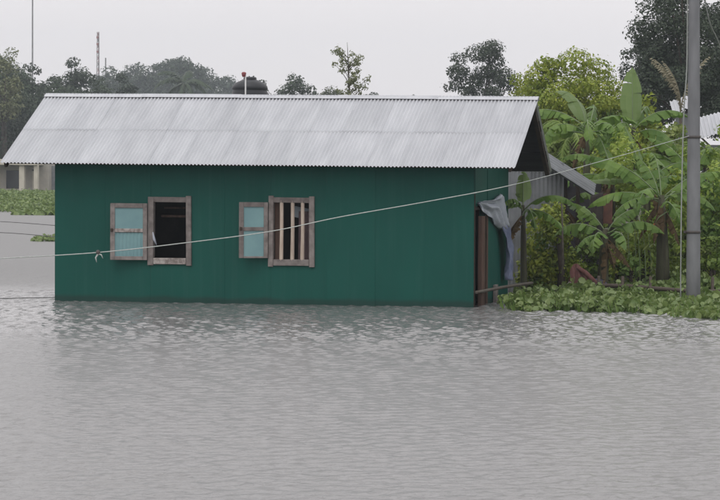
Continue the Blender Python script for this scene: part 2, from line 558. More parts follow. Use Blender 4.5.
def corrugated(width, length, n=10, amp=0.010, per=6, th=0.0025, rows=3):
    """corrugated sheet: x across the waves from 0 to width, y along from 0 to length"""
    xs = [width * i / (n * per) for i in range(n * per + 1)]
    mb = MB()
    m = len(xs)
    vs = []
    for j in range(rows):
        yy = length * j / (rows - 1)
        for x in xs:
            vs.append((x, yy, amp * math.cos(2 * math.pi * x * n / width)))
    nv = len(vs)
    vs += [(x, y, z - th) for x, y, z in vs]
    fs = []
    for j in range(rows - 1):
        for i in range(m - 1):
            a = j * m + i
            fs.append((a, a + 1, a + 1 + m, a + m))
            fs.append((nv + a, nv + a + m, nv + a + 1 + m, nv + a + 1))
    for base in (0, (rows - 1) * m):                 # end strips with their own vertices, so that shading stays crisp
        b0_ = len(vs)
        vs += [vs[base + i] for i in range(m)] + [vs[nv + base + i] for i in range(m)]
        for i in range(m - 1):
            q = (b0_ + i, b0_ + m + i, b0_ + m + i + 1, b0_ + i + 1)
            fs.append(q if base == 0 else q[::-1])
    return mb.add(vs, fs)


roof = empty('roof', parent=house)
NCOL = 14
cw = (X_R - X_L) / NCOL
sl_f = math.hypot(RIDGE_Y - EAVE_F, Z_RIDGE - Z_EAVE)
an_f = math.atan2(Z_RIDGE - Z_EAVE, RIDGE_Y - EAVE_F)
sl_b = math.hypot(EAVE_B - RIDGE_Y, Z_RIDGE - Z_BACK)
an_b = math.atan2(Z_RIDGE - Z_BACK, EAVE_B - RIDGE_Y)
sheet_f = corrugated(cw * 1.1, sl_f * 0.53, n=11, amp=0.013).mesh('roof_sheet', True)
sheet_b = corrugated(cw * 1.1, sl_b * 0.53, n=11, amp=0.013).mesh('roof_sheet', True)
rs = random.Random(3)
for row in range(2):
    for c in range(NCOL):
        s = row * sl_f * 0.485 - rs.uniform(0, 0.012)
        lift = 0.0045 * row + 0.0022 * (c % 2) + rs.uniform(0, 0.001)
        link('roof_sheet', sheet_f, M['tin'], roof,
             (X_L + c * cw - 0.005, EAVE_F + s * math.cos(an_f) - lift * math.sin(an_f), Z_EAVE + s * math.sin(an_f) + lift * math.cos(an_f)),
             (an_f + rs.uniform(-0.001, 0.001), 0, rs.uniform(-0.0015, 0.0015)))
for row in range(2):
    for c in range(NCOL):
        s = row * sl_b * 0.485
        lift = 0.007 * row + 0.0012 * (c % 2)
        link('roof_sheet', sheet_b, M['tin'], roof,
             (X_L + (c + 1) * cw + 0.005, EAVE_B - s * math.cos(an_b) + lift * math.sin(an_b), Z_BACK + s * math.sin(an_b) + lift * math.cos(an_b)),
             (an_b, 0, math.pi))
ncap = 5
capw = (X_R - X_L + 0.04) / ncap
for c in range(ncap):
    mb = MB()
    prof = []
    for s, top in ((0.105, 0), (0.03, 0)):
        prof.append((-s * math.cos(an_f), -s * math.sin(an_f) + 0.030))
    prof.append((0, 0.034))
    for s in (0.03, 0.105):
        prof.append((s * math.cos(an_b), -s * math.sin(an_b) + 0.030))
    k = len(prof)
    vs = [(0, y, z) for y, z in prof] + [(capw * 1.015, y, z) for y, z in prof]
    vs += [(x, y, z - 0.004) for x, y, z in vs]
    fs = []
    for i in range(k - 1):
        fs += [(i, k + i, k + i + 1, i + 1), (2 * k + i, 2 * k + i + 1, 3 * k + i + 1, 3 * k + i)]
        fs += [(i, i + 1, 2 * k + i + 1, 2 * k + i), (k + i, 3 * k + i, 3 * k + i + 1, k + i + 1)]
    fs += [(0, 2 * k, 3 * k, k), (k - 1, 2 * k - 1, 4 * k - 1, 3 * k - 1)]
    mb.add(vs, fs)
    mb.build('ridge_cap', M['tin'], roof, loc=(X_L - 0.02 + c * capw, RIDGE_Y, Z_RIDGE + 0.004 * (c % 2)))
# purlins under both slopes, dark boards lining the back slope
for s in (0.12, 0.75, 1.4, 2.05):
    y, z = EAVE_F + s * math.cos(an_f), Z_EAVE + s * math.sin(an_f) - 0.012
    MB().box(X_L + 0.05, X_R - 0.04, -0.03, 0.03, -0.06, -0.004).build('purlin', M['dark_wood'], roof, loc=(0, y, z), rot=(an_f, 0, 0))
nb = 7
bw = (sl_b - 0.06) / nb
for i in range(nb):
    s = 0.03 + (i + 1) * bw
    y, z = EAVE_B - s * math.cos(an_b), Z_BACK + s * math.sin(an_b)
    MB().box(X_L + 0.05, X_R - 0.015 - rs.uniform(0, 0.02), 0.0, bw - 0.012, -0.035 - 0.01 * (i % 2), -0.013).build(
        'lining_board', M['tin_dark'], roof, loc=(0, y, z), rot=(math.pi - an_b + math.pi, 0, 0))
for i, x in enumerate((X_R - 0.06, -0.2)):
    for yy, zz, an, ln in ((EAVE_B, Z_BACK, an_b, sl_b),):
        MB().box(-0.035, 0.035, -0.0, ln - 0.05, -0.10, -0.046).build('rafter', M['dark_wood'], roof, loc=(x, RIDGE_Y + 0.03, Z_RIDGE - 0.03), rot=(-an, 0, 0))
for x in (X_R - 0.05, X_L + 0.06):
    MB().box(-0.02, 0.02, 0.0, sl_f - 0.06, -0.085, -0.014).build('rafter', M['dark_wood'], roof, loc=(x, EAVE_F + 0.02, Z_EAVE), rot=(an_f, 0, 0))

# front wall: tin sheets cut round the two windows
wall = empty('wall', parent=house)
WIN = []
for (x0, x1, y0, y1) in ((149, 191, 197, 264.5), (269.5, 314, 197.5, 266)):
    xa, zt = facade_x(x0, y0); xb, zb = facade_x(x1, y1)
    xa2, zt2 = facade_x((x0 + x1) / 2, y0)
    WIN.append((xa, xb, zb, zt2))
WTOP, WBOT = 2.47, -0.7
edges = [-LEN, -LEN + 0.83, WIN[0][0] + 0.03, WIN[0][1] - 0.03, WIN[0][1] + 0.55, WIN[1][0] + 0.03, WIN[1][1] - 0.03, WIN[1][1] + 0.2, WIN[1][1] + 1.0, WIN[1][1] + 1.8, 0.0]
edges = sorted(edges)


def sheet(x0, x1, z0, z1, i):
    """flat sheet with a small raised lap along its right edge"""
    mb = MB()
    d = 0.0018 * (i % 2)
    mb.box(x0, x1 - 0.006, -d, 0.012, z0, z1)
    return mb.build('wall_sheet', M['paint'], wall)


k = 0
for i in range(len(edges) - 1):
    x0, x1 = edges[i], edges[i + 1]
    hit = [wn for wn in WIN if abs(wn[0] + 0.03 - x0) < 1e-6]
    if hit:
        sheet(x0, x1 + 0.006, WBOT, hit[0][2] + 0.03, i)
        sheet(x0, x1 + 0.006, hit[0][3] - 0.03, WTOP, i)
    else:
        sheet(x0, x1 + 0.004, WBOT, WTOP, i)
for i, x in enumerate(edges[1:-1]):
    if any(abs(x - (wn[0] + 0.03)) < 1e-6 or abs(x - (wn[1] - 0.03)) < 1e-6 for wn in WIN):
        continue
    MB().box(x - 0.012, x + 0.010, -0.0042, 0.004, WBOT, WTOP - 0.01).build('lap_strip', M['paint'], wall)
# a horizontal dent line, faint, as between two courses of tin
# left wall, back wall, inner frame
for j in range(3):
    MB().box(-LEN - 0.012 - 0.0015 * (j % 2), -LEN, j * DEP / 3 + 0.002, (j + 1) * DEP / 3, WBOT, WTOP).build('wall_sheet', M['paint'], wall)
for j in range(8):
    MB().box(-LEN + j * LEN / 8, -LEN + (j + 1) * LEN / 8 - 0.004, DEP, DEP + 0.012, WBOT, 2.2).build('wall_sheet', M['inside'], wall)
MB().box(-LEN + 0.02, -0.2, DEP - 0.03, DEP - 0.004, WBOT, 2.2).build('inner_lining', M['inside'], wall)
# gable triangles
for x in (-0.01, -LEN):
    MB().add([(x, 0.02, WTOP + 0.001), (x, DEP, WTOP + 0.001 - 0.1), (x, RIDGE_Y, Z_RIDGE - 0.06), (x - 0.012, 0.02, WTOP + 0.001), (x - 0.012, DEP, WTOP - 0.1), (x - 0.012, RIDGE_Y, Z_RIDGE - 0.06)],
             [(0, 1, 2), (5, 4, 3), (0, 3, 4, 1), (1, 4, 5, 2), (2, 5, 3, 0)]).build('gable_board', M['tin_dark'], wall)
# right end wall: doorway near the front corner
DZ = 1.62
D0, D1 = 0.07, 0.98
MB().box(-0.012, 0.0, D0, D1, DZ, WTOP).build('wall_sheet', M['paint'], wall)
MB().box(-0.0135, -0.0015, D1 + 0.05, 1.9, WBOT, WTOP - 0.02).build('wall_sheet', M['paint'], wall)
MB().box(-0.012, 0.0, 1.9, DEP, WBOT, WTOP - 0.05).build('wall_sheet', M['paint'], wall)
door = empty('doorway', parent=house)
MB().box(-0.06, 0.008, 0.014, D0, WBOT, DZ + 0.2, 0.004).build('jamb', M['dark_wood'], door)
MB().box(-0.06, 0.012, D1 - 0.03, D1 + 0.05, WBOT, DZ + 0.05, 0.004).build('jamb', M['brown_wood'], door)
MB().box(-0.06, 0.008, D0 + 0.001, D1 - 0.031, DZ - 0.06, DZ - 0.002, 0.004).build('lintel', M['dark_wood'], door)
MB().box(0.0, 0.07, 0.30, 0.52, WBOT, DZ - 0.16, 0.006).build('door_post', M['brown_wood'], door)
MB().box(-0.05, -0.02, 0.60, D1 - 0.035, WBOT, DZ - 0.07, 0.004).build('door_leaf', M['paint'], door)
MB().box(0.01, 0.06, 1.45, 1.62, WBOT, 0.3, 0.004).build('stump_board', M['wood'], door)
# floor-level clutter deep inside: a shelf and a can, seen dimly through the windows
fur = empty('shelf', parent=house)
MB().box(-2.9, -1.9, 2.2, 2.6, 1.20, 1.24).build('board', M['brown_wood'], fur)
MB().box(-2.9, -2.85, 2.2, 2.6, -0.7, 1.2).build('upright', M['brown_wood'], fur)


def board(x0, x1, z0, z1, y0, y1, m, parent, name='frame_board', tilt=0.0):
    cx_, cz_ = (x0 + x1) / 2, (z0 + z1) / 2
    hw, hh = (x1 - x0) / 2, (z1 - z0) / 2
    return MB().box(-hw, hw, y0, y1, -hh, hh, 0.004).build(name, m, parent, loc=(cx_, 0, cz_), rot=(0, tilt, 0))


FW = 0.085
for wi, (xa, xb, zb, zt) in enumerate(WIN):
    win = empty('window', parent=house)
    tag(win, ['unbarred dark window beside a shutter with a ribbed lower panel', 'window with three pale wooden bars'][wi])
    lw = FW if wi == 0 else 0.07
    board(xa - 0.01, xa + lw, zb - 0.02, zt + (0.0 if wi == 0 else 0.025), -0.035, 0.05, M['wood'], win, tilt=0.006)
    board(xb - 0.075, xb + 0.01, zb - 0.02, zt + 0.02, -0.037, 0.05, M['wood'], win, tilt=-0.006)
    board(xa + lw + 0.001, xb - 0.077, zt - 0.085, zt, -0.032, 0.05, M['wood'], win, tilt=0.004)
    board(xa + lw + 0.001, xb - 0.077, zb, zb + 0.10, -0.034, 0.05, M['wood'] if wi else M['chip'], win, 'sill_board', tilt=-0.006)
    if wi == 1:
        for px in (281.6, 292.6, 302.6):
            x, _ = facade_x(px, 230)
            MB().tube([(x - 0.004, -0.002, zb + 0.08), (x + 0.003, -0.004, (zb + zt) / 2), (x, -0.002, zt - 0.05)], [0.033, 0.030, 0.031], 8).build('bar', M['bar_wood'], win)
        mbc = MB()                                      # curtain drawn to the right side
        nx_ = 14
        vs, fs = [], []
        for j in range(6):
            for i in range(nx_ + 1):
                u = i / nx_
                vs.append((xb - 0.30 + u * 0.26, 0.12 + 0.025 * math.sin(u * 21 + j * 0.3), zb + 0.02 + (zt - zb) * 0.78 * j / 5))
        for j in range(5):
            for i in range(nx_):
                a = j * (nx_ + 1) + i
                fs.append((a, a + 1, a + nx_ + 2, a + nx_ + 1))
        mbc.add(vs, fs).build('curtain', M['curtain'], win, smooth=True)
        board(xa + lw + 0.0, xa + lw + 0.12, zb + 0.05, zt - 0.05, 0.07, 0.10, M['brown_wood'], win, 'inner_board')
    if wi == 0:
        board(xa + 0.06, xb - 0.05, zt - 0.34, zt - 0.30, 0.40, 0.46, M['brown_wood'], win, 'inner_batten')
        board(xa + 0.06, xb - 0.05, zt - 0.20, zt - 0.17, 0.55, 0.60, M['brown_wood'], win, 'inner_batten')
        MB().tube([(xa + lw - 0.005, -0.04, zb + 0.52), (xa + lw + 0.02, -0.045, zb + 0.40), (xa + lw + 0.055, -0.035, zb + 0.31)], [0.008, 0.022, 0.006], 6).build('rag', M['ragwhite'], win, True)
    else:
        board(xb - 0.40, xb - 0.16, zt - 0.34, zt - 0.16, 0.20, 0.23, M['blueplastic'], win, 'inner_cloth', 0.2)
    # shutter, hinged on the left jamb, folded back against the wall
    sh = empty('shutter', parent=house)
    x0s, zts = facade_x((113.5, 243.5)[wi], (203, 202)[wi])
    x1s, zbs = facade_x((150, 271)[wi], (260, 258)[wi])
    x1s = xa - 0.012
    wsh = (x1s - x0s)
    ang = (R(9), R(24))[wi]
    wl = wsh / math.cos(ang)
    sh.location = (x1s, -0.045, (zts + zbs) / 2)
    sh.rotation_euler = (0, 0, ang)                     # panel extends to local -x, tilted out from the wall
    hh = (zts - zbs) / 2
    st = 0.075
    for nm, (a, b_, c_, d_) in (('stile', (-wl, -wl + st, -hh, hh)), ('stile', (-st * 0.9, 0, -hh, hh)), ('rail', (-wl + st, -st * 0.9, hh - 0.075, hh)),
                                ('rail', (-wl + st, -st * 0.9, -hh, -hh + (0.06 if wi == 0 else 0.03))), ('rail', (-wl + st, -st * 0.9, -0.03 + 0.02, 0.03 + 0.02))):
        midr = nm == 'rail' and abs(c_ + 0.01) < 0.002
        MB().box(a + 0.001, b_ - 0.001, -0.022 - (0.002 if nm == 'rail' else 0), 0.02, c_, d_, 0.003).build(nm, M['chip'] if (midr and wi == 0) else M['wood'], sh)
    MB().box(-wl + st - 0.01, -st * 0.9 + 0.01, -0.006, 0.006, 0.045, hh - 0.07).build('panel', M['cyan'], sh)
    if wi == 0:
        c = corrugated(wl - 1.9 * st + 0.02, hh - 0.07, n=8, amp=0.006, rows=2)
        c.build('panel', M['cyan'], sh, True, loc=(-wl + st - 0.01, -0.004, -hh + 0.055), rot=(R(90), 0, 0))
    else:
        MB().box(-wl + st - 0.01, -st * 0.9 + 0.01, -0.007, 0.005, -hh + 0.02, -0.005).build('panel', M['cyan'], sh)
    MB().box(-wl + 0.01, -wl + 0.05, -0.045, -0.026, 0.0, 0.05, 0.004).build('latch', M['dark_wood'], sh)

# ------------------------------------------------------------------ cloths hanging at the doorway
def cloth(name, pts, mat_, label, cat, thick=0.004, nu=10, nv=14, fold=0.03, seed=0):
    """ruled sheet between two polylines (left edge, right edge) with folds"""
    rr = random.Random(seed)
    A, B = pts

    def ev(P, t):
        f = t * (len(P) - 1); i = min(int(f), len(P) - 2)
        return Vector(P[i]).lerp(Vector(P[i + 1]), f - i)
    ph = rr.random() * 6
    vs, fs = [], []
    for j in range(nv + 1):
        t = j / nv
        a, b = ev(A, t), ev(B, t)
        for i in range(nu + 1):
            u = i / nu
            p = a.lerp(b, u)
            o = fold * (math.sin(u * 13 + ph + t * 4) * (0.3 + 0.7 * t) + 0.5 * math.sin(u * 29 + t * 11 + ph * 2) * math.sin(t * 9 + u * 5))
            vs.append((p.x + o, p.y + 0.4 * o, p.z))
    for j in range(nv):
        for i in range(nu):
            a = j * (nu + 1) + i
            fs.append((a, a + 1, a + nu + 2, a + nu + 1))
    o = MB().add(vs, fs).build(name, mat_, None, True)
    md = o.modifiers.new('thickness', 'SOLIDIFY'); md.thickness = thick
    tag(o, label, cat)
    return o


def hw(x, y, z):
    return HM @ Vector((x, y, z))


cloth('plastic_sheet', ([hw(.05, .12, 1.66), hw(.06, .35, 1.52), hw(.08, 1.1, 1.42), hw(.10, 1.75, 1.22)],
                        [hw(.04, .3, 1.70), hw(.05, 1.2, 1.72), hw(.06, 1.9, 1.82), hw(.10, 2.25, 1.26)]),
      M['ragwhite'], 'whitish plastic sheet slung across the top of the doorway', 'plastic sheet', seed=1, fold=0.055, nu=24, nv=22)
cloth('hanging_cloth', ([hw(.11, 1.72, 1.27), hw(.12, 1.95, .95), hw(.12, 2.05, .6), hw(.12, 2.1, .36)],
                        [hw(.11, 2.30, 1.30), hw(.12, 2.42, .95), hw(.12, 2.40, .6), hw(.12, 2.3, .34)]),
      M['ragblue'], 'lilac blue cloth hanging down beside the doorway', 'cloth', seed=2, fold=0.05, nu=18)

# ------------------------------------------------------------------ rope and wires
def smooth_path(pts, n=8):
    pts = [Vector(p) for p in pts]
    P = [pts[0] * 2 - pts[1]] + pts + [pts[-1] * 2 - pts[-2]]
    out = []
    for i in range(1, len(P) - 2):
        for k in range(n):
            t = k / n
            a, b, c, d = P[i - 1], P[i], P[i + 1], P[i + 2]
            out.append(0.5 * ((2 * b) + (c - a) * t + (2 * a - 5 * b + 4 * c - d) * t * t + (3 * b - a - 3 * c + d) * t ** 3))
    out.append(pts[-1])
    return out


POLE_D = 40.7
pole_base = at(693.5, 303, POLE_D)
rope_pts = [at(-260, 275, 36.0), at(-90, 263.5, 36.8), at(0, 258.5, 37.2), at(98, 252.5, 37.6), at(180, 243.5, 38.0), at(270, 231.5, 38.3), at(340, 217, 38.5),
            at(425, 202, 38.7), at(510, 185.5, 39.0), at(600, 161.5, 39.7), at(689, 136, POLE_D - 0.13)]
rope = empty('rope', rope_pts[3])
tag(rope, 'pale rope stretched across the front of the green house to the pole', 'rope')
o0 = Vector(rope_pts[3])
rp = smooth_path(rope_pts)
MB().tube([p - o0 for p in rp], [0.0085 if i < len(rp) - 16 else 0.0055 for i in range(len(rp))], 6).build('cord', M['rope'], rope, True)
kb = MB()
kb.lathe([(0.004, -0.03), (0.03, -0.015), (0.034, 0.01), (0.02, 0.035), (0.004, 0.04)], 8)
kb.build('knot', M['band'], rope, True)
MB().tube([(0, 0, -0.02), (-0.03, -0.02, -0.08), (-0.015, -0.02, -0.15)], [0.014, 0.012, 0.005], 6).build('loose_end', M['rope'], rope, True)
MB().tube([(0.0, 0, -0.02), (0.05, 0.0, -0.035), (0.075, 0, -0.09)], [0.012, 0.010, 0.004], 6).build('loose_end', M['rope'], rope, True)


def line_thing(name, pts, r, m, label, cat):
    o = MB().tube(smooth_path(pts), r, 6).build(name, m, None, True)
    return tag(o, label, cat)


bl = HM @ Vector((-LEN - 0.02, 0.04, 0.055))
bk = HM @ Vector((-LEN - 0.02, 2.6, 1.10))
bk2 = HM @ Vector((-LEN - 0.02, 2.0, 0.92))
line_thing('mooring_cord', [at(-60, 300.5, 39.9), at(0, 298.5, 40.0), bl], 0.008, M['wire'], 'thin grey cord just above the water at the house corner', 'cord')
line_thing('cable', [at(-60, 221.5, 46.0), at(0, 221.5, 44.5), bk], 0.007, M['wire'], 'thin grey cable over the water left of the house, upper of two', 'cable')
line_thing('cable', [at(-60, 236, 43.5), at(0, 232.5, 43), bk2], 0.007, M['wire'], 'thin grey cable over the water left of the house, lower of two', 'cable')

# ------------------------------------------------------------------ concrete pole
pole = empty('electric_pole', (pole_base.x, pole_base.y, 0))
tag(pole, 'tall grey concrete electric pole standing among the water plants', 'pole')
top = at(694.5, -90, POLE_D) - Vector((pole_base.x, pole_base.y, 0))
pb = Vector((0, 0, -0.8))
MB().tube([pb.lerp(top, t) for t in (0, .2, .4, .6, .8, 1)], [0.125 - 0.042 * t for t in (0, .2, .4, .6, .8, 1)], 20).build('shaft', M['concrete'], pole, True)
for py in (137, 232):
    c = at(693.8, py, POLE_D) - Vector((pole_base.x, pole_base.y, 0))
    f = (c.z + 0.8) / (top.z + 0.8)
    r = 0.125 - 0.042 * f
    cc = pb.lerp(top, f)
    MB().lathe([(r + 0.002, -0.022), (r + 0.012, -0.02), (r + 0.012, 0.02), (r + 0.002, 0.022)], 20, cc).build('steel_band', M['band'], pole, True)
    MB().box(cc.x - r - 0.05, cc.x - r - 0.005, cc.y - 0.02, cc.y + 0.02, cc.z - 0.02, cc.z + 0.02).build('band_bolt', M['band'], pole)
line_thing('down_cable', [at(687.6, -60, POLE_D - 0.05), at(687, 60, POLE_D - 0.08), at(684, 110, POLE_D - 0.1), at(681.5, 200, POLE_D - 0.12), at(680.5, 304, POLE_D - 0.12)],
           0.012, M['pale_wire'], 'pale cable hanging down the left side of the concrete pole', 'cable')
line_thing('guy_wire', [at(699, -40, POLE_D), at(709, 20, POLE_D + 0.4), at(722, 52, POLE_D + 1.2), at(760, 170, POLE_D + 3)], 0.012, M['pale_wire'],
           'pale wire slanting down to the right from the concrete pole', 'wire')

# ------------------------------------------------------------------ foliage
def leaves(name, C, Nn, size, rng, aspect=0.5, round_=False, curl=0.15, droop=0.0):
    """one leaf-shaped face pair (or a six-sided rounded leaf) at every point C with normal Nn"""
    n = len(C)
    size = np.broadcast_to(size, (n,))[:, None] * rng.uniform(0.7, 1.3, (n, 1))
    Nn = Nn / (np.linalg.norm(Nn, axis=1, keepdims=True) + 1e-9)
    a = rng.normal(size=(n, 3))
    a[:, 2] -= droop
    u = a - Nn * (a * Nn).sum(1, keepdims=True)
    u /= (np.linalg.norm(u, axis=1, keepdims=True) + 1e-9)
    v = np.cross(Nn, u)
    if round_:
        pr = [(-0.5, 0.0), (-0.28, aspect * 0.42), (0.2, aspect * 0.5), (0.5, 0.0), (0.2, -aspect * 0.5), (-0.28, -aspect * 0.42)]
        V = np.stack([C + u * size * p + v * size * q + Nn * size * (curl * (abs(q) * 2)) for p, q in pr], 1).reshape(-1, 3)
        i = np.arange(n)[:, None] * 6
        Q = np.concatenate([i + np.array([[0, 1, 2, 3]]), i + np.array([[0, 3, 4, 5]])], 1).reshape(-1, 4)
    else:
        pr = [(-0.5, 0.0), (0.05, aspect * 0.5), (0.5, 0.0), (0.05, -aspect * 0.5)]
        V = np.stack([C + u * size * p + v * size * q + Nn * size * (curl * (abs(q) * 2)) for p, q in pr], 1).reshape(-1, 3)
        i = np.arange(n)[:, None] * 4
        Q = i + np.array([[0, 1, 2, 3]])
    return np_mesh(name, V, Q)


def clump_points(rng, clumps, per_m, shell=0.55):
    """points and normals on the lumpy shells of ellipsoid clumps (cx,cy,cz,rx,ry,rz)"""
    Cs, Ns = [], []
    for (cx, cy, cz, rx, ry, rz) in clumps:
        n = max(12, int(per_m * (rx * ry + ry * rz + rx * rz)))
        d = rng.normal(size=(n, 3))
        d /= np.linalg.norm(d, axis=1, keepdims=True)
        rad = shell + (1 - shell) * rng.random((n, 1)) ** 0.6
        rad *= 1 + 0.12 * rng.normal(size=(n, 1))
        p = d * rad * np.array([rx, ry, rz]) + np.array([cx, cy, cz])
        Cs.append(p)
        Ns.append(d + 0.5 * rng.normal(size=(n, 3)) + np.array([0, 0, 0.35]))
    return np.concatenate(Cs), np.concatenate(Ns)


def crown_clumps(rng, R_, Hh, n, flat=0.75, size=0.36, lower=0.15):
    """clump ellipsoids filling an egg of radius R_ and half height Hh about the origin"""
    out = []
    for i in range(n):
        d = rng.normal(size=3)
        d /= np.linalg.norm(d)
        if d[2] < -0.4: d[2] *= 0.4
        r = (0.3 + 0.75 * rng.random() ** 0.6)
        s = size * rng.uniform(0.6, 1.25) * R_
        out.append((d[0] * r * (R_ - s * 0.6), d[1] * r * (R_ - s * 0.6), d[2] * r * (Hh - s * 0.5), s, s, s * flat))
    return out


def tree(name, label, px, dist, py_top, w_px, material, seed, group=None, crown_h=0.62, n_cl=26, leaf_px=3.2, dens=1.0, cat='tree',
         trunk_r=None, lean=0.0, size=0.36, sub=0, crown_name='crown', trunk_mat='bark', aspect=0.6):
    """trunk with limbs into the clumps plus a crown of leaf faces. sizes from the pixel width at that distance"""
    rng = np.random.default_rng(seed)
    m_px = dist / FPX
    base = at(px, 170, dist)
    bx, by = base.x, base.y
    gz = ground_z(bx, by)
    ztop = at(px, py_top, dist).z
    H = ztop - gz
    Rr = w_px * 0.5 * m_px
    ch = H * crown_h / 2
    root = empty(name, (bx, by, gz - 0.1))
    tag(root, label, cat, group)
    cz = H - ch + 0.1
    cl = crown_clumps(rng, Rr, ch, int(n_cl * max(1.0, ch / Rr) * 1.25), size=size)
    tr = trunk_r or max(0.05, H * 0.022)
    mb = MB()
    mb.tube([(0, 0, 0), (lean * 0.3, 0, cz * 0.35), (lean * 0.7, 0, cz * 0.75), (lean, 0, cz)], [tr * 1.25, tr, tr * 0.8, tr * 0.5], 8)
    for c in cl[:12]:
        s = rng.uniform(0.45, 0.9)
        p0 = Vector((lean * s, 0, cz * s))
        p2 = Vector((c[0] + lean, c[1], c[2] + cz))
        pm = p0.lerp(p2, 0.5) + Vector((0, 0, -0.1 * Rr))
        mb.tube([p0, pm, p2], [tr * 0.45, tr * 0.28, tr * 0.1], 5)
    mb.build('trunk', M[trunk_mat], root, True)
    lf = leaf_px * m_px
    C, Nn = clump_points(rng, cl, dens * 3.6 / (lf * lf * aspect))
    C = C + np.array([lean, 0, cz])
    C[:, 2] = np.maximum(C[:, 2], 0.15)
    me = leaves(crown_name, C, Nn, lf, rng, aspect=aspect)
    link(crown_name, me, M[material], root)
    return root


# far hill wood, hazy
hill = [(118, 66, 34), (132, 62, 30), (146, 60, 30), (160, 58, 28), (174, 54, 30), (188, 55, 30), (203, 66, 28), (216, 70, 26), (230, 74, 28), (245, 79, 26), (104, 70, 30), (152, 66, 34), (178, 64, 34)]
for i, (px, pt, wp) in enumerate(hill):
    tree('hill_tree', 'hazy blue-green tree in the wood on the far hill behind the roof', px, 430 + (i * 37) % 60, pt, wp * 1.25, 'fargreen', 100 + i,
         'trees of the wood on the far hill', crown_h=0.98, n_cl=24, leaf_px=2.6)
# darker nearer trees behind the left end of the roof
left = [(2, 205, 52, 60, 'tree with a dark rounded top at the left edge of the photo'), (34, 215, 63, 44, 'dark tree below the tall thin mast, above the left roof edge'),
        (55, 225, 66, 40, 'low dark tree between the tall thin mast and the round-topped tree'), (77, 220, 57, 36, 'round-topped dark tree left of the red lattice mast'),
        (98, 230, 67, 42, 'dark tree at the foot of the red lattice mast'), (122, 235, 73, 36, 'low dark tree right of the red lattice mast'),
        (20, 203, 84, 70, 'dark bushy tree directly left of the upper roof edge'), (-10, 199, 105, 70, 'dark bushy tree above the cream building at the left edge'),
        (66, 200, 84, 60, 'dark tree showing just over the left end of the ridge'), (18, 200, 128, 60, 'low dark tree standing behind the cream building')]
for i, (px, D, pt, wp, lb) in enumerate(left):
    tree('bank_tree', lb, px, D, pt, wp * 1.15, 'darkgreen' if i % 2 else 'fargreen', 200 + i, 'trees on the far left bank', crown_h=0.92, n_cl=30, leaf_px=2.8)
tree('feathery_tree', 'pale yellowish feathery tree at the upper left edge', 4, 197, 41, 38, 'paleolive', 230, crown_h=0.75, n_cl=26, leaf_px=3.0, dens=0.55, size=0.3)
# trees behind the ridge
tree('round_tree', 'round grey-green tree behind the ridge right of the water tank', 297, 210, 72, 48, 'fargreen', 240, crown_h=0.75, n_cl=26, leaf_px=2.8)
tree('low_tree', 'low dark tree behind the black water tank', 255, 190, 77, 40, 'darkgreen', 241, crown_h=0.7, leaf_px=2.8)
tree('low_tree', 'low tree top between the round tree and the sparse sapling', 330, 230, 88, 40, 'olive', 242, crown_h=0.6, leaf_px=2.6)
tree('low_tree', 'low tree top peeping over the ridge right of the sapling', 372, 230, 91, 30, 'fargreen', 243, crown_h=0.6, leaf_px=2.6)
tree('low_tree', 'tiny tree top peeping over the middle of the ridge', 415, 260, 94, 16, 'fargreen', 244, crown_h=0.6, leaf_px=2.6)
tree('dark_tree', 'dark round tree with gaps standing behind the right part of the ridge', 479, 150, 37, 72, 'darkgreen', 250, crown_h=0.78, n_cl=34, leaf_px=2.5, dens=1.0, size=0.3)


def sapling(name, label, px, dist, py_top, w_px, material, seed):
    rng = np.random.default_rng(seed)
    rr = random.Random(seed)
    b = at(px, 170, dist)
    gz = ground_z(b.x, b.y)
    H = at(px, py_top, dist).z - gz
    W = w_px * dist / FPX / 2
    root = empty(name, (b.x, b.y, gz - 0.05))
    tag(root, label, 'tree')
    mb = MB()
    mb.tube([(0, 0, 0), (0.05, 0, H * .5), (-0.05, 0, H * .8), (-0.12, 0, H)], [.06, .045, .025, .006], 7)
    cl = []
    for i in range(44):
        t = 0.45 + 0.55 * i / 44
        an = rr.uniform(0, 6.28)
        ln = W * (1.25 - 0.9 * (t - 0.45) / 0.55) * rr.uniform(0.4, 1.1)
        p0 = Vector((-0.1 * t, 0, H * t * 0.93))
        p2 = p0 + Vector((math.cos(an) * ln, math.sin(an) * ln, ln * rr.uniform(0.5, 1.1)))
        mb.tube([p0, p0.lerp(p2, 0.5) + Vector((0, 0, .05)), p2], [.016, .011, .004], 4)
        for q in (0.6, 1.0):
            p = p0.lerp(p2, q)
            s = rr.uniform(0.09, 0.2)
            cl.append((p.x, p.y, p.z, s, s, s))
    mb.build('trunk', M['bark'], root, True)
    C, Nn = clump_points(rng, cl, 420, 0.2)
    link('crown', leaves('crown', C, Nn, 0.10, rng, aspect=0.5), M[material], root)
    return root


sapling('sparse_sapling', 'tall sparse sapling with thin twigs sticking up behind the ridge', 350, 88, 41, 54, 'paleolive', 260)

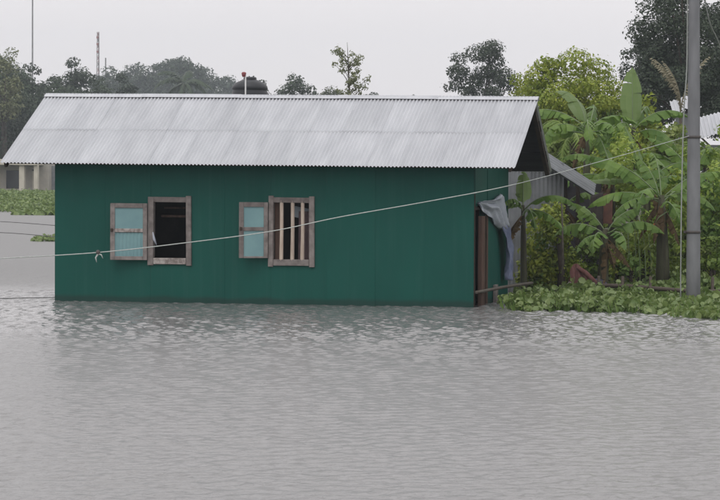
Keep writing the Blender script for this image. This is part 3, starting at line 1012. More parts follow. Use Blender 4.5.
# right-hand side: yellow-green tree, big dark trees
tree('yellow_green_tree', 'large rounded yellow-green tree behind the right gable', 570, 60, 52, 124, 'yellowgreen', 270, crown_h=0.72, n_cl=54, leaf_px=3.4, size=0.26, dens=1.35)
tree('yellow_green_tree', 'low yellow-green tree just right of the ridge end', 526, 66, 73, 60, 'yellowgreen', 271, crown_h=0.6, n_cl=24, leaf_px=3.6)
tree('big_dark_tree', 'huge dark tree filling the upper right corner behind the pole', 690, 92, -30, 130, 'darkgreen', 280, crown_h=0.74, n_cl=60, leaf_px=3.0, size=0.25, dens=0.85)
tree('big_dark_tree', 'dark tree left of the pole, lower flank of the upper right wood', 652, 96, 24, 78, 'darkgreen', 281, crown_h=0.74, n_cl=40, leaf_px=3.0, size=0.28, dens=0.9)
tree('big_dark_tree', 'dark tree at the right edge below the upper right crown', 735, 84, 20, 110, 'darkgreen', 282, crown_h=0.8, n_cl=40, leaf_px=3.0, size=0.28)


# ------------------------------------------------------------------ banana plants
def banana_leaf(L, W, e0, droop, seed, tatter=0.5):
    """arching blade starting at the origin towards +x; returns blade and midrib meshes"""
    rr = random.Random(seed)
    n = 20
    pts, p, e = [], Vector((0, 0, 0)), e0
    bend = rr.uniform(-0.25, 0.25)
    for i in range(n + 1):
        t = i / n
        pts.append(p.copy())
        e = e0 - droop * (t ** 1.35)
        az = bend * t
        p = p + Vector((math.cos(e) * math.cos(az), math.cos(e) * math.sin(az), math.sin(e))) * (L / n)
    vs, fs = [], []
    s0 = 3
    for side in (1, -1):
        i = s0
        while i < n:
            g_ = rr.choice((1, 1, 2, 2, 3)) if rr.random() < tatter else rr.randint(3, 7)
            j = min(n, i + g_)
            vang = rr.uniform(0.15, 0.55) + (0.95 * rr.random() ** 1.3 if tatter > 0.45 else 0.1 * rr.random())
            skew = rr.uniform(-0.02, 0.04)
            for k in range(i, j):
                row = []
                for q, kk in enumerate((k, k + 1)):
                    t = (kk - s0) / (n - s0)
                    tt = min(max(t, 0), 1)
                    wd = W * 0.5 * (math.sin(math.pi * min(1, tt * 1.02) ** 0.72) ** 0.6 if 0 < tt < 1 else 0.04)
                    shrink = (rr.uniform(0.62, 0.92) if tatter > 0.45 else rr.uniform(.86, .97)) if (kk == i or kk == j) else 1.0
                    tg = (pts[min(kk + 1, n)] - pts[max(kk - 1, 0)]).normalized()
                    lat = Vector((0, 0, 1)).cross(tg)
                    if lat.length < 1e-3: lat = Vector((0, 1, 0))
                    lat.normalize()
                    nm = tg.cross(lat)
                    dirv = lat * side * math.cos(vang) - nm * math.sin(vang)
                    off = tg * (0.18 * wd + (skew if kk in (i, j) else 0))
                    row.append((pts[kk], pts[kk] + dirv * wd * 0.55 * shrink + off * 0.5, pts[kk] + dirv * wd * shrink + off - nm * wd * 0.18))
                b = len(vs)
                for r_ in row: vs += [tuple(x) for x in r_]
                fs += [(b, b + 1, b + 4, b + 3), (b + 1, b + 2, b + 5, b + 4)]
            i = j
    blade = MB().add(vs, fs).mesh('leaf')
    rib = MB().tube([q - Vector((0, 0, 0.006)) for q in pts[::2]], [0.015 - 0.012 * i / 10 for i in range(len(pts[::2]))], 5).mesh('midrib', True)
    return blade, rib


def banana(label, px, dist, py_crown, spec, stem_r=0.09, seed=0, py_base=None, matname='banana_leaf'):
    """spec: (azimuth deg, elevation deg, droop deg, length, width[, material])"""
    b = at(px, 170, dist)
    gz = max(ground_z(b.x, b.y), -0.25)
    zc = at(px, py_crown, dist).z
    root = empty('banana_plant', (b.x, b.y, gz))
    tag(root, label, 'banana plant', 'banana plants on the flooded bank')
    H = zc - gz
    rr = random.Random(seed)
    mb = MB()
    lx = rr.uniform(-0.06, 0.06)
    mb.tube([(0, 0, -0.2), (lx * .2, 0, H * .3), (lx * .6, 0, H * .7), (lx, 0, H + 0.05)], [stem_r * 1.15, stem_r, stem_r * .8, stem_r * .45], 12)
    mb.build('stem', M['banana_stem'], root, True)
    spec = list(spec) + [(rr.uniform(0, 360), -40 - rr.uniform(0, 25), 25, rr.uniform(.6, .9), .2, 'banana_dry') for _ in range(2)]
    for i, sp in enumerate(spec):
        az, el, dr, L, W = sp[:5]
        mt = sp[5] if len(sp) > 5 else matname
        bl_, rib_ = banana_leaf(L * rr.uniform(.92, 1.15), W, R(el), R(dr), seed * 100 + i, 1.0 if mt != 'banana_bright' else 0.2)
        lf = link('leaf', bl_, M[mt], root, (lx, 0, H - rr.uniform(0, 0.12)), (R(rr.uniform(-22, 22)) if mt != 'banana_bright' else 0, 0, R(az + rr.uniform(-6, 6))))
        link('midrib', rib_, M['midrib'] if mt != 'banana_dry' else M['banana_dry'], lf)
    return root


banana('large banana plant with thick dark stem left of the pole', 664, 43.2, 198,
       [(168, 52, 60, 1.5, .44), (186, 30, 85, 1.4, .42), (18, 50, 70, 1.35, .40), (-8, 22, 90, 1.2, .38), (250, 35, 110, 1.25, .4), (100, 65, 60, 1.4, .4),
        (205, 12, 80, 1.1, .36), (140, 72, 50, 1.2, .36), (300, 20, 100, 1.0, .36), (230, -50, 35, 0.8, .22, 'banana_dry'), (330, -55, 30, 0.8, .2, 'banana_dry'), (60, 40, 95, 1.2, .4)],
       stem_r=.115, seed=1)
banana('broad-leaved banana plant arching over the maroon cloth', 603, 42.6, 232,
       [(6, 42, 95, 1.15, .42), (184, 38, 105, 1.1, .40), (255, 30, 120, 0.9, .4), (150, 66, 70, .9, .32), (30, 68, 80, .9, .34), (310, 15, 90, .9, .36), (215, 10, 85, .8, .32), (280, -55, 25, .6, .2, 'banana_dry')],
       stem_r=.10, seed=2)
banana('young banana plant with a bright upright leaf beside the gable', 525, 42.2, 208,
       [(95, 84, 14, .62, .30, 'banana_bright'), (-6, 48, 105, .95, .28), (200, 35, 110, .75, .26), (300, 25, 115, .9, .3), (250, 55, 120, .7, .26), (-40, 10, 70, .9, .28)], stem_r=.062, seed=3)
banana('tall banana plant with one broad pale upright leaf against the dark tree', 634, 47.5, 130,
       [(104, 86, 18, 1.22, .50, 'banana_bright'), (20, 52, 95, 1.3, .38), (176, 36, 90, 1.4, .4), (250, 30, 110, 1.2, .4), (330, 25, 100, 1.2, .4), (200, 5, 70, 1.2, .36), (80, 60, 90, 1.2, .4)], stem_r=.10, seed=4)
banana('tall dark banana plant in front of the yellow-green tree', 586, 47.0, 128,
       [(128, 80, 95, 1.35, .42, 'banana_bright'), (178, 40, 95, 1.5, .36), (20, 50, 110, 1.2, .36), (225, 35, 120, 1.3, .38), (280, 30, 120, 1.3, .36), (320, 40, 120, 1.2, .36),
        (190, 10, 75, 1.3, .34), (0, 10, 80, 1.2, .34), (100, 65, 90, 1.2, .36)], stem_r=.09, seed=5)
banana('banana plant with one bright green level leaf behind the shed roof', 646, 45.2, 182,
       [(182, 14, 30, 1.15, .34, 'banana_bright'), (160, 50, 70, 1.4, .36), (200, 45, 100, 1.2, .36), (40, 50, 90, 1.2, .36), (330, 30, 100, 1.1, .36), (110, 75, 40, 1.2, .36)], stem_r=.09, seed=6)
banana('banana plant right of the pole at the edge of the photo', 728, 45.5, 205,
       [(185, 30, 95, 1.2, .38), (165, 60, 70, 1.3, .4), (240, 20, 100, 1.1, .38), (300, 40, 100, 1.1, .38), (20, 45, 90, 1.3, .4), (200, -10, 60, 1.0, .34), (90, 70, 60, 1.3, .4)], stem_r=.10, seed=7)
banana('slim banana plant with drooping leaves behind the yellow shrub', 566, 45.0, 205,
       [(175, 45, 110, 1.0, .30), (10, 50, 110, 1.0, .32), (250, 30, 120, .9, .3), (310, 20, 100, .9, .3), (120, 70, 80, 1.0, .3)], stem_r=.07, seed=8)


# ------------------------------------------------------------------ shrubs and the dim thicket behind them
def shrub(name, label, px, dist, py_top, w_px, material, seed, leaf_px=6.0, dens=0.8, n_cl=14, h_frac=1.0):
    return tree(name, label, px, dist, py_top, w_px, material, seed, crown_h=0.9 * h_frac, n_cl=n_cl, leaf_px=leaf_px, dens=dens, cat='shrub', trunk_r=0.03, size=0.4)


shrub('leafy_shrub', 'yellowish leafy shrub in front of the grey tin shed', 556, 43.2, 190, 58, 'yellowgreen', 301, leaf_px=4.5, dens=1.1, n_cl=20)
shrub('leafy_shrub', 'bright lime shrub top right of the broad pale banana leaf', 645, 52, 92, 36, 'yellowgreen', 302, h_frac=0.6, n_cl=18)
shrub('leafy_shrub', 'bright green shrub right of the pole near the photo edge', 715, 44.5, 172, 44, 'freshgreen', 303)
shrub('leafy_shrub', 'low green shrub at the right edge above the bamboo rail', 712, 43.6, 232, 40, 'midgreen', 304)
shrub('leafy_shrub', 'yellow-green shrub behind the thick banana stem', 640, 44.6, 222, 46, 'yellowgreen', 305, dens=0.6)
shrub('leafy_shrub', 'pale leafy shrub high between banana leaves left of the pole', 668, 50, 118, 60, 'palegreen', 306, h_frac=0.8, n_cl=20)
shrub('leafy_shrub', 'dim green shrub beside the house end wall', 536, 44.0, 232, 40, 'midgreen', 307, dens=0.7)
shrub('leafy_shrub', 'green shrub right of the pole under the white tin roof', 722, 49, 140, 56, 'freshgreen', 308, h_frac=0.8, n_cl=18)
shrub('leafy_shrub', 'pale leafy shrub behind the pole base', 690, 44.4, 205, 44, 'palegreen', 309, dens=0.7)
shrub('leafy_shrub', 'small bright shrub behind the bamboo rail left of the banana stem', 632, 43.2, 255, 30, 'freshgreen', 310, dens=0.6, n_cl=10)

shrub('leafy_shrub', 'yellow-green shrub between the young banana plant and the shed wall', 534, 43.0, 207, 40, 'yellowgreen', 315, leaf_px=5, dens=0.9)
shrub('leafy_shrub', 'dim green shrub under the low end of the shed roof', 588, 43.9, 212, 36, 'midgreen', 316, leaf_px=5, dens=0.9)
shrub('leafy_shrub', 'fresh green shrub at the foot of the young banana plant', 540, 43.1, 236, 46, 'freshgreen', 311, leaf_px=5, dens=0.8)
shrub('leafy_shrub', 'low yellow-green shrub right of the maroon cloth', 618, 43.3, 248, 34, 'yellowgreen', 312, leaf_px=5, dens=0.7)
shrub('leafy_shrub', 'yellow-green shrub high behind the shed roof', 604, 49.5, 138, 60, 'yellowgreen', 313, leaf_px=5, dens=0.8, h_frac=0.8, n_cl=22)
shrub('leafy_shrub', 'pale shrub between the shed roof and the gable', 556, 50.5, 132, 60, 'palegreen', 314, leaf_px=5, dens=0.8, h_frac=0.8, n_cl=22)
banana('banana plant with ragged leaves half hidden behind the pole', 694, 46.5, 178,
       [(180, 50, 90, 1.4, .36), (200, 25, 95, 1.3, .36), (150, 70, 60, 1.3, .34), (20, 45, 95, 1.3, .36), (340, 20, 90, 1.2, .36), (260, 35, 115, 1.1, .36), (90, 70, 80, 1.2, .36)], stem_r=.09, seed=9)
banana('banana plant with ragged leaves rising behind the red board', 612, 46.3, 172,
       [(172, 55, 95, 1.2, .34), (195, 20, 90, 1.1, .34), (15, 50, 95, 1.3, .36), (340, 25, 95, 1.2, .34), (265, 35, 120, 1.0, .34), (95, 75, 70, 1.2, .36)], stem_r=.08, seed=10)

rng = np.random.default_rng(77)
cl = []
for i in range(290):
    px = rng.uniform(498, 920)
    D = rng.uniform(49, 62)
    topy = 150 - 25 * math.sin((px - 500) / 60.0) - 0.06 * (px - 500)
    py = rng.uniform(topy, 285)
    if 505 < px < 600 and py < 180 and D < 50: continue
    p = at(px, py, D)
    s = rng.uniform(0.25, 0.5)
    cl.append((p.x, p.y, max(p.z, 0.2), s, s, s * 0.8))
C, Nn = clump_points(rng, cl, 330, 0.4)
me = leaves('thicket', C, Nn, 0.15, rng, aspect=0.45)
th = link('thicket', me, M['midgreen'])
tag(th, 'dim tangled undergrowth behind the banana plants', 'undergrowth', kind='stuff')

rng = np.random.default_rng(78)
cl = []
for i in range(330):
    px = rng.uniform(500, 910)
    D = rng.uniform(43.7, 47)
    topy = 205 if px < 612 else 150 + 25 * math.sin(px / 17.0)
    py = rng.uniform(topy, 283)
    if px < 608: D = rng.uniform(46.4, 48.5)
    p = at(px, py, D)
    s_ = rng.uniform(0.12, 0.3)
    cl.append((p.x, p.y, max(p.z, 0.2), s_, s_, s_ * 0.9))
C, Nn = clump_points(rng, cl, 520, 0.3)
th = link('undergrowth', leaves('undergrowth', C, Nn, 0.11, rng, aspect=0.4), M['weeds'])
tag(th, 'pale tangled weeds and vines between the banana stems', 'undergrowth', kind='stuff')

# thin stems of cane standing among the bananas
cane = MB()
rr = random.Random(9)
for i in range(7):
    px = 621 + i * 5.2 + rr.uniform(-1.5, 1.5)
    D = 43.0 + rr.uniform(0, .6)
    root_p = at(px, 286, D); tip = at(px + rr.uniform(-6, 6), rr.uniform(205, 240), D + .1)
    root_p.z = 0.02
    o = MB().tube([(0, 0, 0), (tip - root_p) * 0.5 + Vector((0.02, 0, 0)), tip - root_p], [0.011, 0.009, 0.004], 5).build('cane_stalk', M['midrib'], None, True, loc=root_p)
    tag(o, 'thin upright green stalk left of the thick banana stem', 'stalk', 'thin stalks beside the banana stem')
    # a few blade leaves on each stalk
    L_ = 9
    Cc = np.array([list((tip - root_p) * rr.uniform(0.25, 1.0) + Vector((rr.uniform(-.05, .05), rr.uniform(-.05, .05), 0))) for _ in range(L_)])
    lm = leaves('blade', Cc, np.random.default_rng(i).normal(size=(L_, 3)), 0.2, np.random.default_rng(i + 50), aspect=0.2, droop=1.0)
    lb_ = link('blade', lm, M['palegreen'], o)
    lb_['kind'] = 'stuff'

st = MB().tube([(0, 0, 0), (0.01, 0, 0.9), (-0.02, 0, 1.85)], [0.022, 0.02, 0.012], 6)
p = at(562, 288, 42.4)
tag(st.build('stick', M['bamboo'], None, True, loc=(p.x, p.y, -0.05)), 'thin grey upright stick in the yellow shrub', 'stick')
p = at(560, 288, 42.8)
tag(MB().tube([(0, 0, -.1), (0.03, 0, .5), (-0.03, .05, 1.1)], [0.075, 0.06, 0.05], 8).build('tree_stump', M['bark'], None, True, loc=(p.x, p.y, 0)), 'grey tree stump left of the maroon cloth', 'stump')


# dead drooping palm leaves and a far palm
def frond(L, droop, e0, n=26, lw=0.03, ll=0.35, seed=0, hang=0.8):
    rr = random.Random(seed)
    vs, fs = [], []
    pts, p = [], Vector((0, 0, 0))
    for i in range(n + 1):
        t = i / n
        e = e0 - droop * t
        pts.append(p.copy())
        p = p + Vector((math.cos(e), 0, math.sin(e))) * (L / n)
    for i in range(3, n):
        for s in (1, -1):
            l = ll * math.sin(math.pi * (0.12 + 0.8 * i / n)) * rr.uniform(.8, 1.1)
            t = (pts[min(i + 1, n)] - pts[i]).normalized()
            d = (t * 0.6 + Vector((0, s, 0)) * 0.7 + Vector((0, 0, -hang * rr.uniform(.4, 1.1)))).normalized()
            sd_ = t * lw
            b = len(vs)
            vs += [tuple(pts[i] - sd_), tuple(pts[i] + sd_), tuple(pts[i] + d * l * .6 + sd_ * .8), tuple(pts[i] + d * l + Vector((0, 0, -0.05 * l)))]
            fs.append((b, b + 1, b + 2, b + 3))
    mb = MB().add(vs, fs)
    mb.tube(pts[::3], 0.014, 4)
    return mb.mesh('frond')


def palm(label, px, dist, py_crown, nfr, L, material, seed, e_rng=(10, 70), droop=95, trunk_r=0.1, ll=0.35, lw=0.03, azs=None, name='palm'):
    rr = random.Random(seed)
    b = at(px, 170, dist)
    gz = ground_z(b.x, b.y)
    zc = at(px, py_crown, dist).z - gz
    root = empty(name, (b.x, b.y, gz - 0.05))
    tag(root, label, 'palm')
    MB().tube([(0, 0, 0), (0.05, 0, zc * .5), (0, 0, zc)], [trunk_r * 1.2, trunk_r, trunk_r * .8], 8).build('trunk', M['bark'], root, True)
    for i in range(nfr):
        az = azs[i] if azs else i * 360 / nfr + rr.uniform(-15, 15)
        link('frond', frond(L * rr.uniform(.85, 1.1), R(droop * rr.uniform(.8, 1.2)), R(rr.uniform(*e_rng)), seed=seed + i, ll=ll, lw=lw), M[material], root, (0, 0, zc), (0, 0, R(az)))
    return root


palm('tall reed with two pale dry plumes left of the pole', 680, 56, 112, 4, 1.45, 'drygrass', 400, (84, 96), 55, 0.04, 0.22, 0.02, azs=[172, 186, 165, 20], name='plume_reed')
palm('dark feathery palm among the bananas right of the gable', 572, 50.5, 140, 11, 1.5, 'midgreen', 410, (15, 75), 100, 0.07, 0.3, 0.025)
palm('hazy palm tree in front of the far wood above the ridge', 183, 260, 84, 12, 3.6, 'fargreen', 420, (10, 75), 100, 0.18, 0.9, 0.09)
palm('feathery palm right of the pole below the white tin roof', 706, 48, 165, 10, 1.3, 'midgreen', 430, (15, 75), 100, 0.07, 0.3, 0.025)

# orange banana flower
p = at(654, 228, 43.0)
fl = MB().lathe([(0.004, -0.10), (0.03, -0.06), (0.04, 0.0), (0.025, 0.06), (0.006, 0.09)], 10)
tag(fl.build('flower', M['orange'], None, True, loc=p, rot=(0.3, 0.2, 0)), 'small orange flower hanging beside the thick banana stem', 'flower')
# its stalk reaches back to the stem
MB().tube([(0, 0, 0.08), (0.05, 0.05, 0.2), (0.16, 0.12, 0.3)], [0.008, 0.01, 0.012], 5).build('stalk', M['midrib'], bpy.data.objects['flower'], True)


# ------------------------------------------------------------------ water hyacinth
def hyacinth(name, label, px_poly, n, seed, leaf=0.12, hmax=0.3, zb=0.0, ragged=True):
    """rosettes of rounded paddle leaves on stalks, inside a ground polygon"""
    rng = np.random.default_rng(seed)
    P = np.array([(q.x, q.y) for q in px_poly])
    lo, hi = P.min(0), P.max(0)
    pts = []
    while len(pts) < n:
        c = rng.uniform(lo, hi, (n, 2))
        ins = np.zeros(len(c), bool)
        for i in range(len(P)):
            a, b = P[i], P[(i + 1) % len(P)]
            cond = ((a[1] > c[:, 1]) != (b[1] > c[:, 1])) & (c[:, 0] < (b[0] - a[0]) * (c[:, 1] - a[1]) / (b[1] - a[1] + 1e-12) + a[0])
            ins ^= cond
        pts += list(c[ins])
    pts = np.array(pts[:n])
    pts = pts + np.stack([0.12 * rng.normal(size=n), 0.18 * rng.normal(size=n) + 0.22 * np.sin(pts[:, 0] * 3.1) * (rng.random(n) < 0.5)], 1) * (ragged and n > 100)
    k = 6
    Cc = np.repeat(pts, k, 0)
    an = rng.uniform(0, 2 * math.pi, len(Cc))
    rad = rng.uniform(0.2, 1.0, len(Cc)) * leaf * 1.3
    hn = 0.55 + 0.45 * np.sin(Cc[:, 0] * 2.3 + 1.0) * np.sin(Cc[:, 1] * 1.7) + rng.normal(0, .15, len(Cc))
    h = np.clip(hmax * (0.25 + 0.6 * rng.random(len(Cc)) * np.clip(hn, .3, 1.2) + 0.15 * hn), 0.02, hmax * 1.25)
    if ragged:
        lump = np.sin(Cc[:, 0] * 5.1 + 2 * np.sin(Cc[:, 1] * 2.2)) * np.sin(Cc[:, 1] * 4.3 + 1.3 * Cc[:, 0])
        h *= (0.72 + 0.5 * lump) * (1 - 0.62 * sstep(-2.4, -1.3, Cc[:, 0]) * (Cc[:, 1] < 41.2))
        h = np.where(rng.random(len(h)) < 0.05, h + rng.uniform(0.03, 0.13, len(h)), h)
        h = np.maximum(h, 0.015)
        leaf = leaf * np.clip(rng.normal(0.95, 0.3, len(h)), 0.4, 1.7)
    base = np.maximum(land_h(Cc[:, 0], Cc[:, 1]), zb)
    C3 = np.stack([Cc[:, 0] + np.cos(an) * rad, Cc[:, 1] + np.sin(an) * rad, base + h], 1)
    Nn = np.stack([np.cos(an) * 0.7, np.sin(an) * 0.7, rng.uniform(0.1, 1.0, len(an))], 1) + 0.25 * rng.normal(size=(len(an), 3))
    me = leaves(name, C3, Nn, leaf, rng, aspect=0.85, round_=True, curl=0.25, droop=-1.0)
    o = link(name, me, M['hyacinth'])
    tag(o, label, 'water plants', kind='stuff')
    # stalks as thin quads
    V = np.stack([np.stack([Cc[:, 0] - .008, Cc[:, 1], base - .03], 1), np.stack([Cc[:, 0] + .008, Cc[:, 1], base - .03], 1), C3 + [.006, 0, 0], C3 - [.006, 0, 0]], 1).reshape(-1, 3)
    Q = np.arange(len(Cc))[:, None] * 4 + np.array([[0, 1, 2, 3]])
    link('stalks', np_mesh('stalks', V, Q), M['freshgreen'], o)
    return o


corner = HM @ Vector((0.25, 0.9, 0))
front = [on_level(509, 311), on_level(540, 311.5), on_level(575, 310.5), on_level(600, 312), on_level(640, 313), on_level(680, 315.5), on_level(720, 319.5), on_level(780, 323), on_level(860, 326), on_level(960, 327)]
back = [Vector((q.x, 43.4, 0)) for q in front[::-1]]
hyacinth('hyacinth_mat', 'dense bright green water hyacinth along the right bank', front + back, 6200, 500, leaf=0.085, hmax=0.30)
far_poly = [Vector((-42, 118.5, 0)), Vector((-33, 116.0, 0)), Vector((-27, 118, 0)), Vector((-40, 181, 0)), Vector((-62, 181, 0))]
hyacinth('hyacinth_field', 'green field of water plants in front of the cream building', far_poly, 17000, 501, leaf=0.13, hmax=0.34)
p = at(41, 241, 72.5)
c0 = on_level(41.5, 241)
hyacinth('floating_plants', 'small floating clump of water plants left of the house corner',
         [c0 + Vector((-.32, -.5, 0)), c0 + Vector((.45, -.5, 0)), c0 + Vector((.5, .6, 0)), c0 + Vector((-.2, .6, 0))], 34, 502, leaf=0.11, hmax=0.2)
c0 = on_level(36, 215.0)
hyacinth('floating_plants', 'thin floating strip of water plants near the far bank',
         [c0 + Vector((-.9, -.5, 0)), c0 + Vector((1.0, -.5, 0)), c0 + Vector((.9, .5, 0)), c0 + Vector((-.7, .5, 0))], 40, 503, leaf=0.22, hmax=0.16)

# ------------------------------------------------------------------ bamboo rails, cloth heap
p0, p1 = at(592, 285.5, 41.9), at(775, 294.0, 41.7)
bf = empty('bamboo_fence', (p0.x, p0.y, 0))
tag(bf, 'dark bamboo rail fence behind the water hyacinth', 'fence')
o0 = Vector((p0.x, p0.y, 0))
MB().tube([(p0 - o0).lerp(p1 - o0, t) + Vector((0, 0, 0.015 * math.sin(t * 9))) for t in np.linspace(0, 1, 14)], 0.036, 8).build('rail', M['bamboo_dark'], bf, True)
for px in (598, 622, 650, 712, 760):
    q = at(px, 288, 41.98) - o0
    MB().tube([(q.x, q.y, -0.6), (q.x + 0.01, q.y, 0.42)], 0.026, 8).build('post', M['bamboo_dark'], bf, True)
a, b = HM @ Vector((0.03, 0.03, 0.24)), at(532, 283, 41.6)
line_thing('bamboo_pole', [a, a.lerp(b, .5) + Vector((0, 0, .01)), b], 0.028, M['bamboo'], 'grey bamboo pole from the doorway post to the bank', 'pole')


def heap(name, px, py, dist, w_, h_, d_, m, seed, parent=None, ridges=5):
    rng_ = np.random.default_rng(seed)
    ph = rng_.random(4) * 6
    vs, fs = [], []
    nu, nv = 28, 12
    for j in range(nv + 1):
        t = j / nv
        r = math.cos(t * math.pi / 2) ** 0.75
        for i in range(nu):
            an = 2 * math.pi * i / nu
            f = 1 + 0.10 * math.sin(an * ridges + ph[0] + t * 2) + 0.06 * math.sin(an * 9 + ph[1])
            vs.append((w_ * r * f * math.cos(an), d_ * r * f * math.sin(an), h_ * math.sin(t * math.pi / 2) * (1 + 0.08 * math.sin(an * 3 + ph[2]))))
    for j in range(nv):
        for i in range(nu):
            i2 = (i + 1) % nu
            fs.append((j * nu + i, j * nu + i2, (j + 1) * nu + i2, (j + 1) * nu + i))
    return MB().add(vs, fs), m


cb = at(579, 288, 42.3)
heap_root = empty('cloth_heap', (cb.x, cb.y, 0))
tag(heap_root, 'heap of maroon and indigo cloth on the bank behind the hyacinth', 'cloth')
mb, m_ = heap('c', 0, 0, 0, .17, .46, .16, M['maroon'], 3)
mb.build('maroon_bundle', M['maroon'], heap_root, True, loc=(0, 0, .12), rot=(0, R(-6), 0))
mb, m_ = heap('c', 0, 0, 0, .26, .22, .15, M['indigo'], 4)
mb.build('indigo_bundle', M['indigo'], heap_root, True, loc=(.27, .05, .12))
MB().tube([(-.02, -.12, .55), (.12, -.15, .46), (.25, -.14, .34), (.36, -.12, .24)], [.035, .045, .04, .03], 8).build('cloth_roll', M['maroon'], heap_root, True)
mb, m_ = heap('c', 0, 0, 0, .05, .1, .05, M['white'], 5)
mb.build('pale_rag', M['chip'], heap_root, True, loc=(-.15, -.14, .2))

# ------------------------------------------------------------------ shed behind, tin roofs at the right edge
SD = 44.4
s0 = at(515, 290, SD)
shed = empty('tin_shed', (s0.x, s0.y, 0))
tag(shed, 'small grey tin shed with a sloping corrugated roof behind the gable', 'shed')
k = SD / FPX
ws = corrugated(0.62, 2.35, n=8, amp=0.008, rows=2).mesh('wall_sheet', True)
for i in range(2):
    link('wall_sheet', ws, M['tin_old'], shed, (-0.35 + i * 0.60, 0.0 + 0.006 * i, 0.0), (R(90), 0, 0))
MB().box(0.86, 0.93, 0.02, 0.09, -0.2, 2.2).build('post', M['dark_wood'], shed)
MB().box(1.5, 1.55, 0.49, 0.57, -0.2, 1.85).build('post', M['dark_wood'], shed)
MB().box(1.05, 1.12, 0.5, 0.58, -0.2, 1.95).build('post', M['dark_wood'], shed)
MB().box(-0.3, 1.45, 1.6, 1.63, 0.0, 2.0).build('back_wall', M['tin_dark'], shed)
MB().box(1.55, 1.72, 0.5, 0.56, 1.25, 1.80).build('red_board', M['brick'], shed)
pts_r = at(549, 158, SD - 0.2) - Vector((s0.x, s0.y, 0)), at(594, 190, SD - 0.2) - Vector((s0.x, s0.y, 0))
dx, dz = pts_r[1].x - pts_r[0].x, pts_r[1].z - pts_r[0].z
sl = math.hypot(dx, dz)
an = math.atan2(-dz, dx)
rsh = corrugated(0.55, sl + 0.15, n=5, amp=0.022, rows=2, th=0.006).mesh('roof_sheet', True)
for i in range(1):
    # sheets run down to the right; x axis of the sheet goes back in depth
    o = link('roof_sheet', rsh, M['tin_old'], shed)
    rot = Matrix.Rotation(an, 4, 'Y') @ Matrix.Rotation(R(-4), 4, 'X')
    o.matrix_local = Matrix.Translation((pts_r[1].x, -0.25 + i * 0.58, pts_r[1].z - 0.12)) @ Matrix.Rotation(R(22), 4, 'X') @ Matrix.Rotation(an, 4, 'Y') @ Matrix.Rotation(R(90), 4, 'Z')
hp = at(603, 245, SD - 1.0)
cloth('dark_tarp', ([at(590, 196, SD - .5), at(588, 235, SD - .5)], [at(603, 192, SD - .5), at(604, 238, SD - .5)]), M['inside'], 'dark tarpaulin hanging under the shed roof edge', 'tarpaulin', seed=8)

rb = at(712, 170, 58)
rgz = ground_z(rb.x, rb.y)
nb_ = empty('tin_building', (rb.x, rb.y, rgz))
tag(nb_, 'building with a white corrugated roof at the right edge behind the pole', 'building')
zt_ = at(712, 130, 58).z - rgz
rl = corrugated(0.8, 0.95, n=9, amp=0.018, rows=2).mesh('roof_sheet', True)
for i in range(4):
    o = link('roof_sheet', rl, M['tin'], nb_)
    o.matrix_local = Matrix.Translation((-0.35 + i * 0.78, -0.2, zt_ - 0.22 + 0.20 * i)) @ Matrix.Rotation(R(-15), 4, 'Y') @ Matrix.Rotation(R(32), 4, 'X')
MB().box(-0.25, 2.6, 0.05, 2.2, 0, zt_ - 0.35).build('wall', M['tin_old'], nb_)
wb = at(684, 108, 57)
tb = empty('small_tin_building', (wb.x, wb.y, ground_z(wb.x, wb.y)))
tag(tb, 'small patch of white tin roof just left of the pole', 'building')
zz = wb.z - ground_z(wb.x, wb.y)
o = link('roof_sheet', corrugated(0.6, 0.5, n=6, amp=0.018, rows=2).mesh('roof_sheet', True), M['tin'], tb)
o.matrix_local = Matrix.Translation((-0.25, -0.2, zz - 0.12)) @ Matrix.Rotation(R(-18), 4, 'Y') @ Matrix.Rotation(R(35), 4, 'X')
MB().box(-0.2, 0.3, 0.0, 0.5, 0, zz - 0.12).build('wall', M['tin_old'], tb)

# ------------------------------------------------------------------ cream building on the far left bank
BD = 184
b0 = at(20, 190, BD)
bgz = ground_z(b0.x, b0.y)
kk = BD / FPX
cbld = empty('cream_building', (b0.x, b0.y, bgz))
tag(cbld, 'low cream building with dark windows beyond the green water plants', 'building')


def bx_px(x0, x1, y0, y1, d0, d1, m, name, parent=cbld):
    a, b = at(x0, y1, BD), at(x1, y0, BD)
    return MB().box(a.x - b0.x, b.x - b0.x, d0, d1, a.z - bgz, b.z - bgz, 0.02).build(name, m, parent)


bx_px(-40, 44, 163, 196, 1.2, 6, M['plaster'], 'wall')
bx_px(-42, 39, 159.5, 164.5, -0.6, 6.2, M['cream'], 'roof_slab')
wn = bx_px(1.5, 19.5, 170.5, 188.5, 1.14, 1.25, M['glass'], 'window')
bx_px(15.8, 18.3, 172, 175.5, 1.05, 1.12, M['white'], 'lamp_panel')
bx_px(-30, -6, 171, 188.5, 1.14, 1.25, M['glass'], 'window')
bx_px(27.5, 33.5, 171, 194, 1.14, 1.25, M['cream'], 'door')
bx_px(27.5, 33.5, 169.3, 170.8, 1.1, 1.25, M['glass'], 'transom')
for x0, x1 in ((-3.2, 0.3), (20.5, 25.8), (35.2, 39.0)):
    bx_px(x0, x1, 164.6, 197, -0.4, 0.0, M['cream'], 'column')
bx_px(-40, 22, 189.2, 197, 0.9, 1.13, M['cream'], 'parapet')
# small grey structure at its right
MB().box(1.75, 3.2, 2.0, 4.0, -0.2, 2.1).build('lean_to', M['tin_old'], cbld)

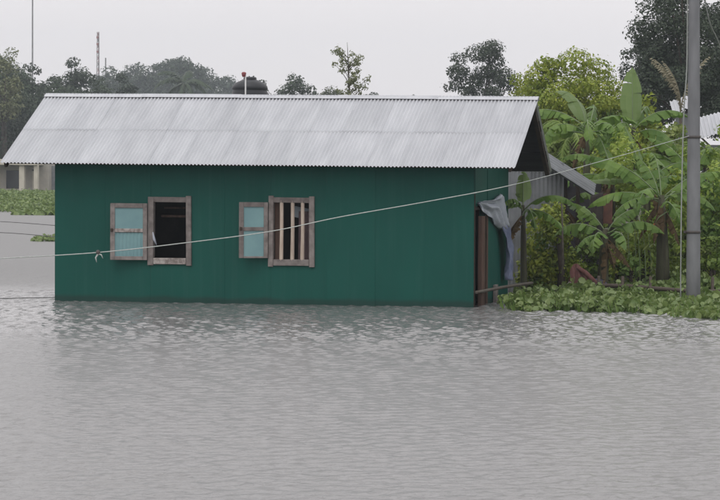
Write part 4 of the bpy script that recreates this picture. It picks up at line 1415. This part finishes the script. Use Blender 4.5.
# ------------------------------------------------------------------ water tank and flag pipe
TD = 74
tb_ = at(250, 96, TD)
tgz = ground_z(tb_.x, tb_.y)
kt = TD / FPX
tank = empty('water_tank', (tb_.x, tb_.y, tgz))
tag(tank, 'black plastic water tank showing over the ridge', 'water tank')
zt0 = at(250, 79.5, TD).z - tgz
rt = 17.5 * kt
MB().lathe([(rt * .97, zt0 - 1.15), (rt, zt0 - 1.1), (rt, zt0 - .78), (rt * .96, zt0 - .75), (rt * .96, zt0 - .7), (rt, zt0 - .67), (rt, zt0 - .38), (rt * .96, zt0 - .35), (rt * .96, zt0 - .31), (rt, zt0 - .28),
            (rt * .97, zt0 - .2), (rt * .8, zt0 - .1), (rt * .4, zt0 - .01), (rt * .36, zt0)], 32).build('body', M['tank'], tank, True)
MB().lathe([(rt * .36, zt0 + .002), (rt * .37, zt0 + .05), (rt * .3, zt0 + .075), (0.01, zt0 + .08)], 24).build('lid', M['tank'], tank, True)
MB().box(-rt * 1.1, rt * 1.1, -rt * 1.1, rt * 1.1, zt0 - 1.27, zt0 - 1.152).build('platform', M['plaster'], tank)
for sx in (-1, 1):
    for sy in (-1, 1):
        MB().box(sx * rt * .9 - .08, sx * rt * .9 + .08, sy * rt * .9 - .08, sy * rt * .9 + .08, -0.1, zt0 - 1.272).build('leg', M['plaster'], tank)
pf = at(245.5, 96, TD - 0.9)
pipe = empty('flag_pipe', (pf.x, pf.y, tgz))
tag(pipe, 'thin white pipe with a small red top in front of the water tank', 'pipe')
zp = at(244, 74, TD - 0.9).z - tgz
MB().tube([(0, 0, -.1), (0, 0, zp)], 0.022, 8).build('shaft', M['white'], pipe, True)
MB().lathe([(.04, zp - .09), (.06, zp - .05), (.072, zp + .02), (.055, zp + .05), (.015, zp + .06)], 14, (-.05, 0, 0)).build('red_cap', M['red'], pipe, True)


# ------------------------------------------------------------------ masts far away
def mast(name, label, px, dist, py_top, w_, red):
    b = at(px, 170, dist)
    gz = ground_z(b.x, b.y)
    H = at(px, py_top, dist).z - gz
    root = empty(name, (b.x, b.y, gz - .2))
    tag(root, label, 'mast')
    legs = [(w_, -w_ * .58), (-w_, -w_ * .58), (0, w_ * 1.15)]
    for x, y in legs:
        MB().tube([(x, y, 0), (x * .55, y * .55, H)], 0.06 + w_ * .03, 5).build('leg', M['mast'], root)
    n = 16
    for i in range(n):
        t0, t1 = i / n, (i + 1) / n
        mb = MB()
        for k_ in range(3):
            a, b_ = legs[k_], legs[(k_ + 1) % 3]
            f0, f1 = 1 - .45 * t0, 1 - .45 * t1
            mb.tube([(a[0] * f0, a[1] * f0, H * t0), (b_[0] * f1, b_[1] * f1, H * t1)], 0.045, 4)
            mb.tube([(b_[0] * f0, b_[1] * f0, H * t0), (a[0] * f0, a[1] * f0, H * t0)], 0.045, 4)
        mb.build('lattice', M['mast_red'] if (red and i % 2) else M['mast'], root)
    if red:
        for z in (0.93, 0.86, 0.78):
            MB().box(-w_ * .8, w_ * .5, -w_ * 1.0, -w_ * .8, H * z, H * z + .45).build('antenna', M['mast_red'], root)
    return root


mast('radio_mast', 'very tall thin grey mast rising out of the top left trees', 32.5, 520, -25, 0.13, False)
mast('radio_mast', 'short red and grey lattice mast above the left trees', 98, 520, 31, 0.34, True)
mast('radio_mast', 'tiny thin pole right of the red lattice mast', 105.5, 520, 57, 0.12, False)

# ------------------------------------------------------------------ damp air
hz = MB().box(-950, 950, -350, 1350, -2.6, 75)
m, t = new_mat('haze_air')
out = t.nodes.new('ShaderNodeOutputMaterial')
pv = t.nodes.new('ShaderNodeVolumePrincipled')
pv.inputs['Color'].default_value = (0.84, 0.92, 1.0, 1)
pv.inputs['Density'].default_value = 0.00055
pv.inputs['Anisotropy'].default_value = 0.2
t.links.new(pv.outputs[0], out.inputs['Volume'])
hzo = hz.build('haze', m)
tag(hzo, kind='stuff')
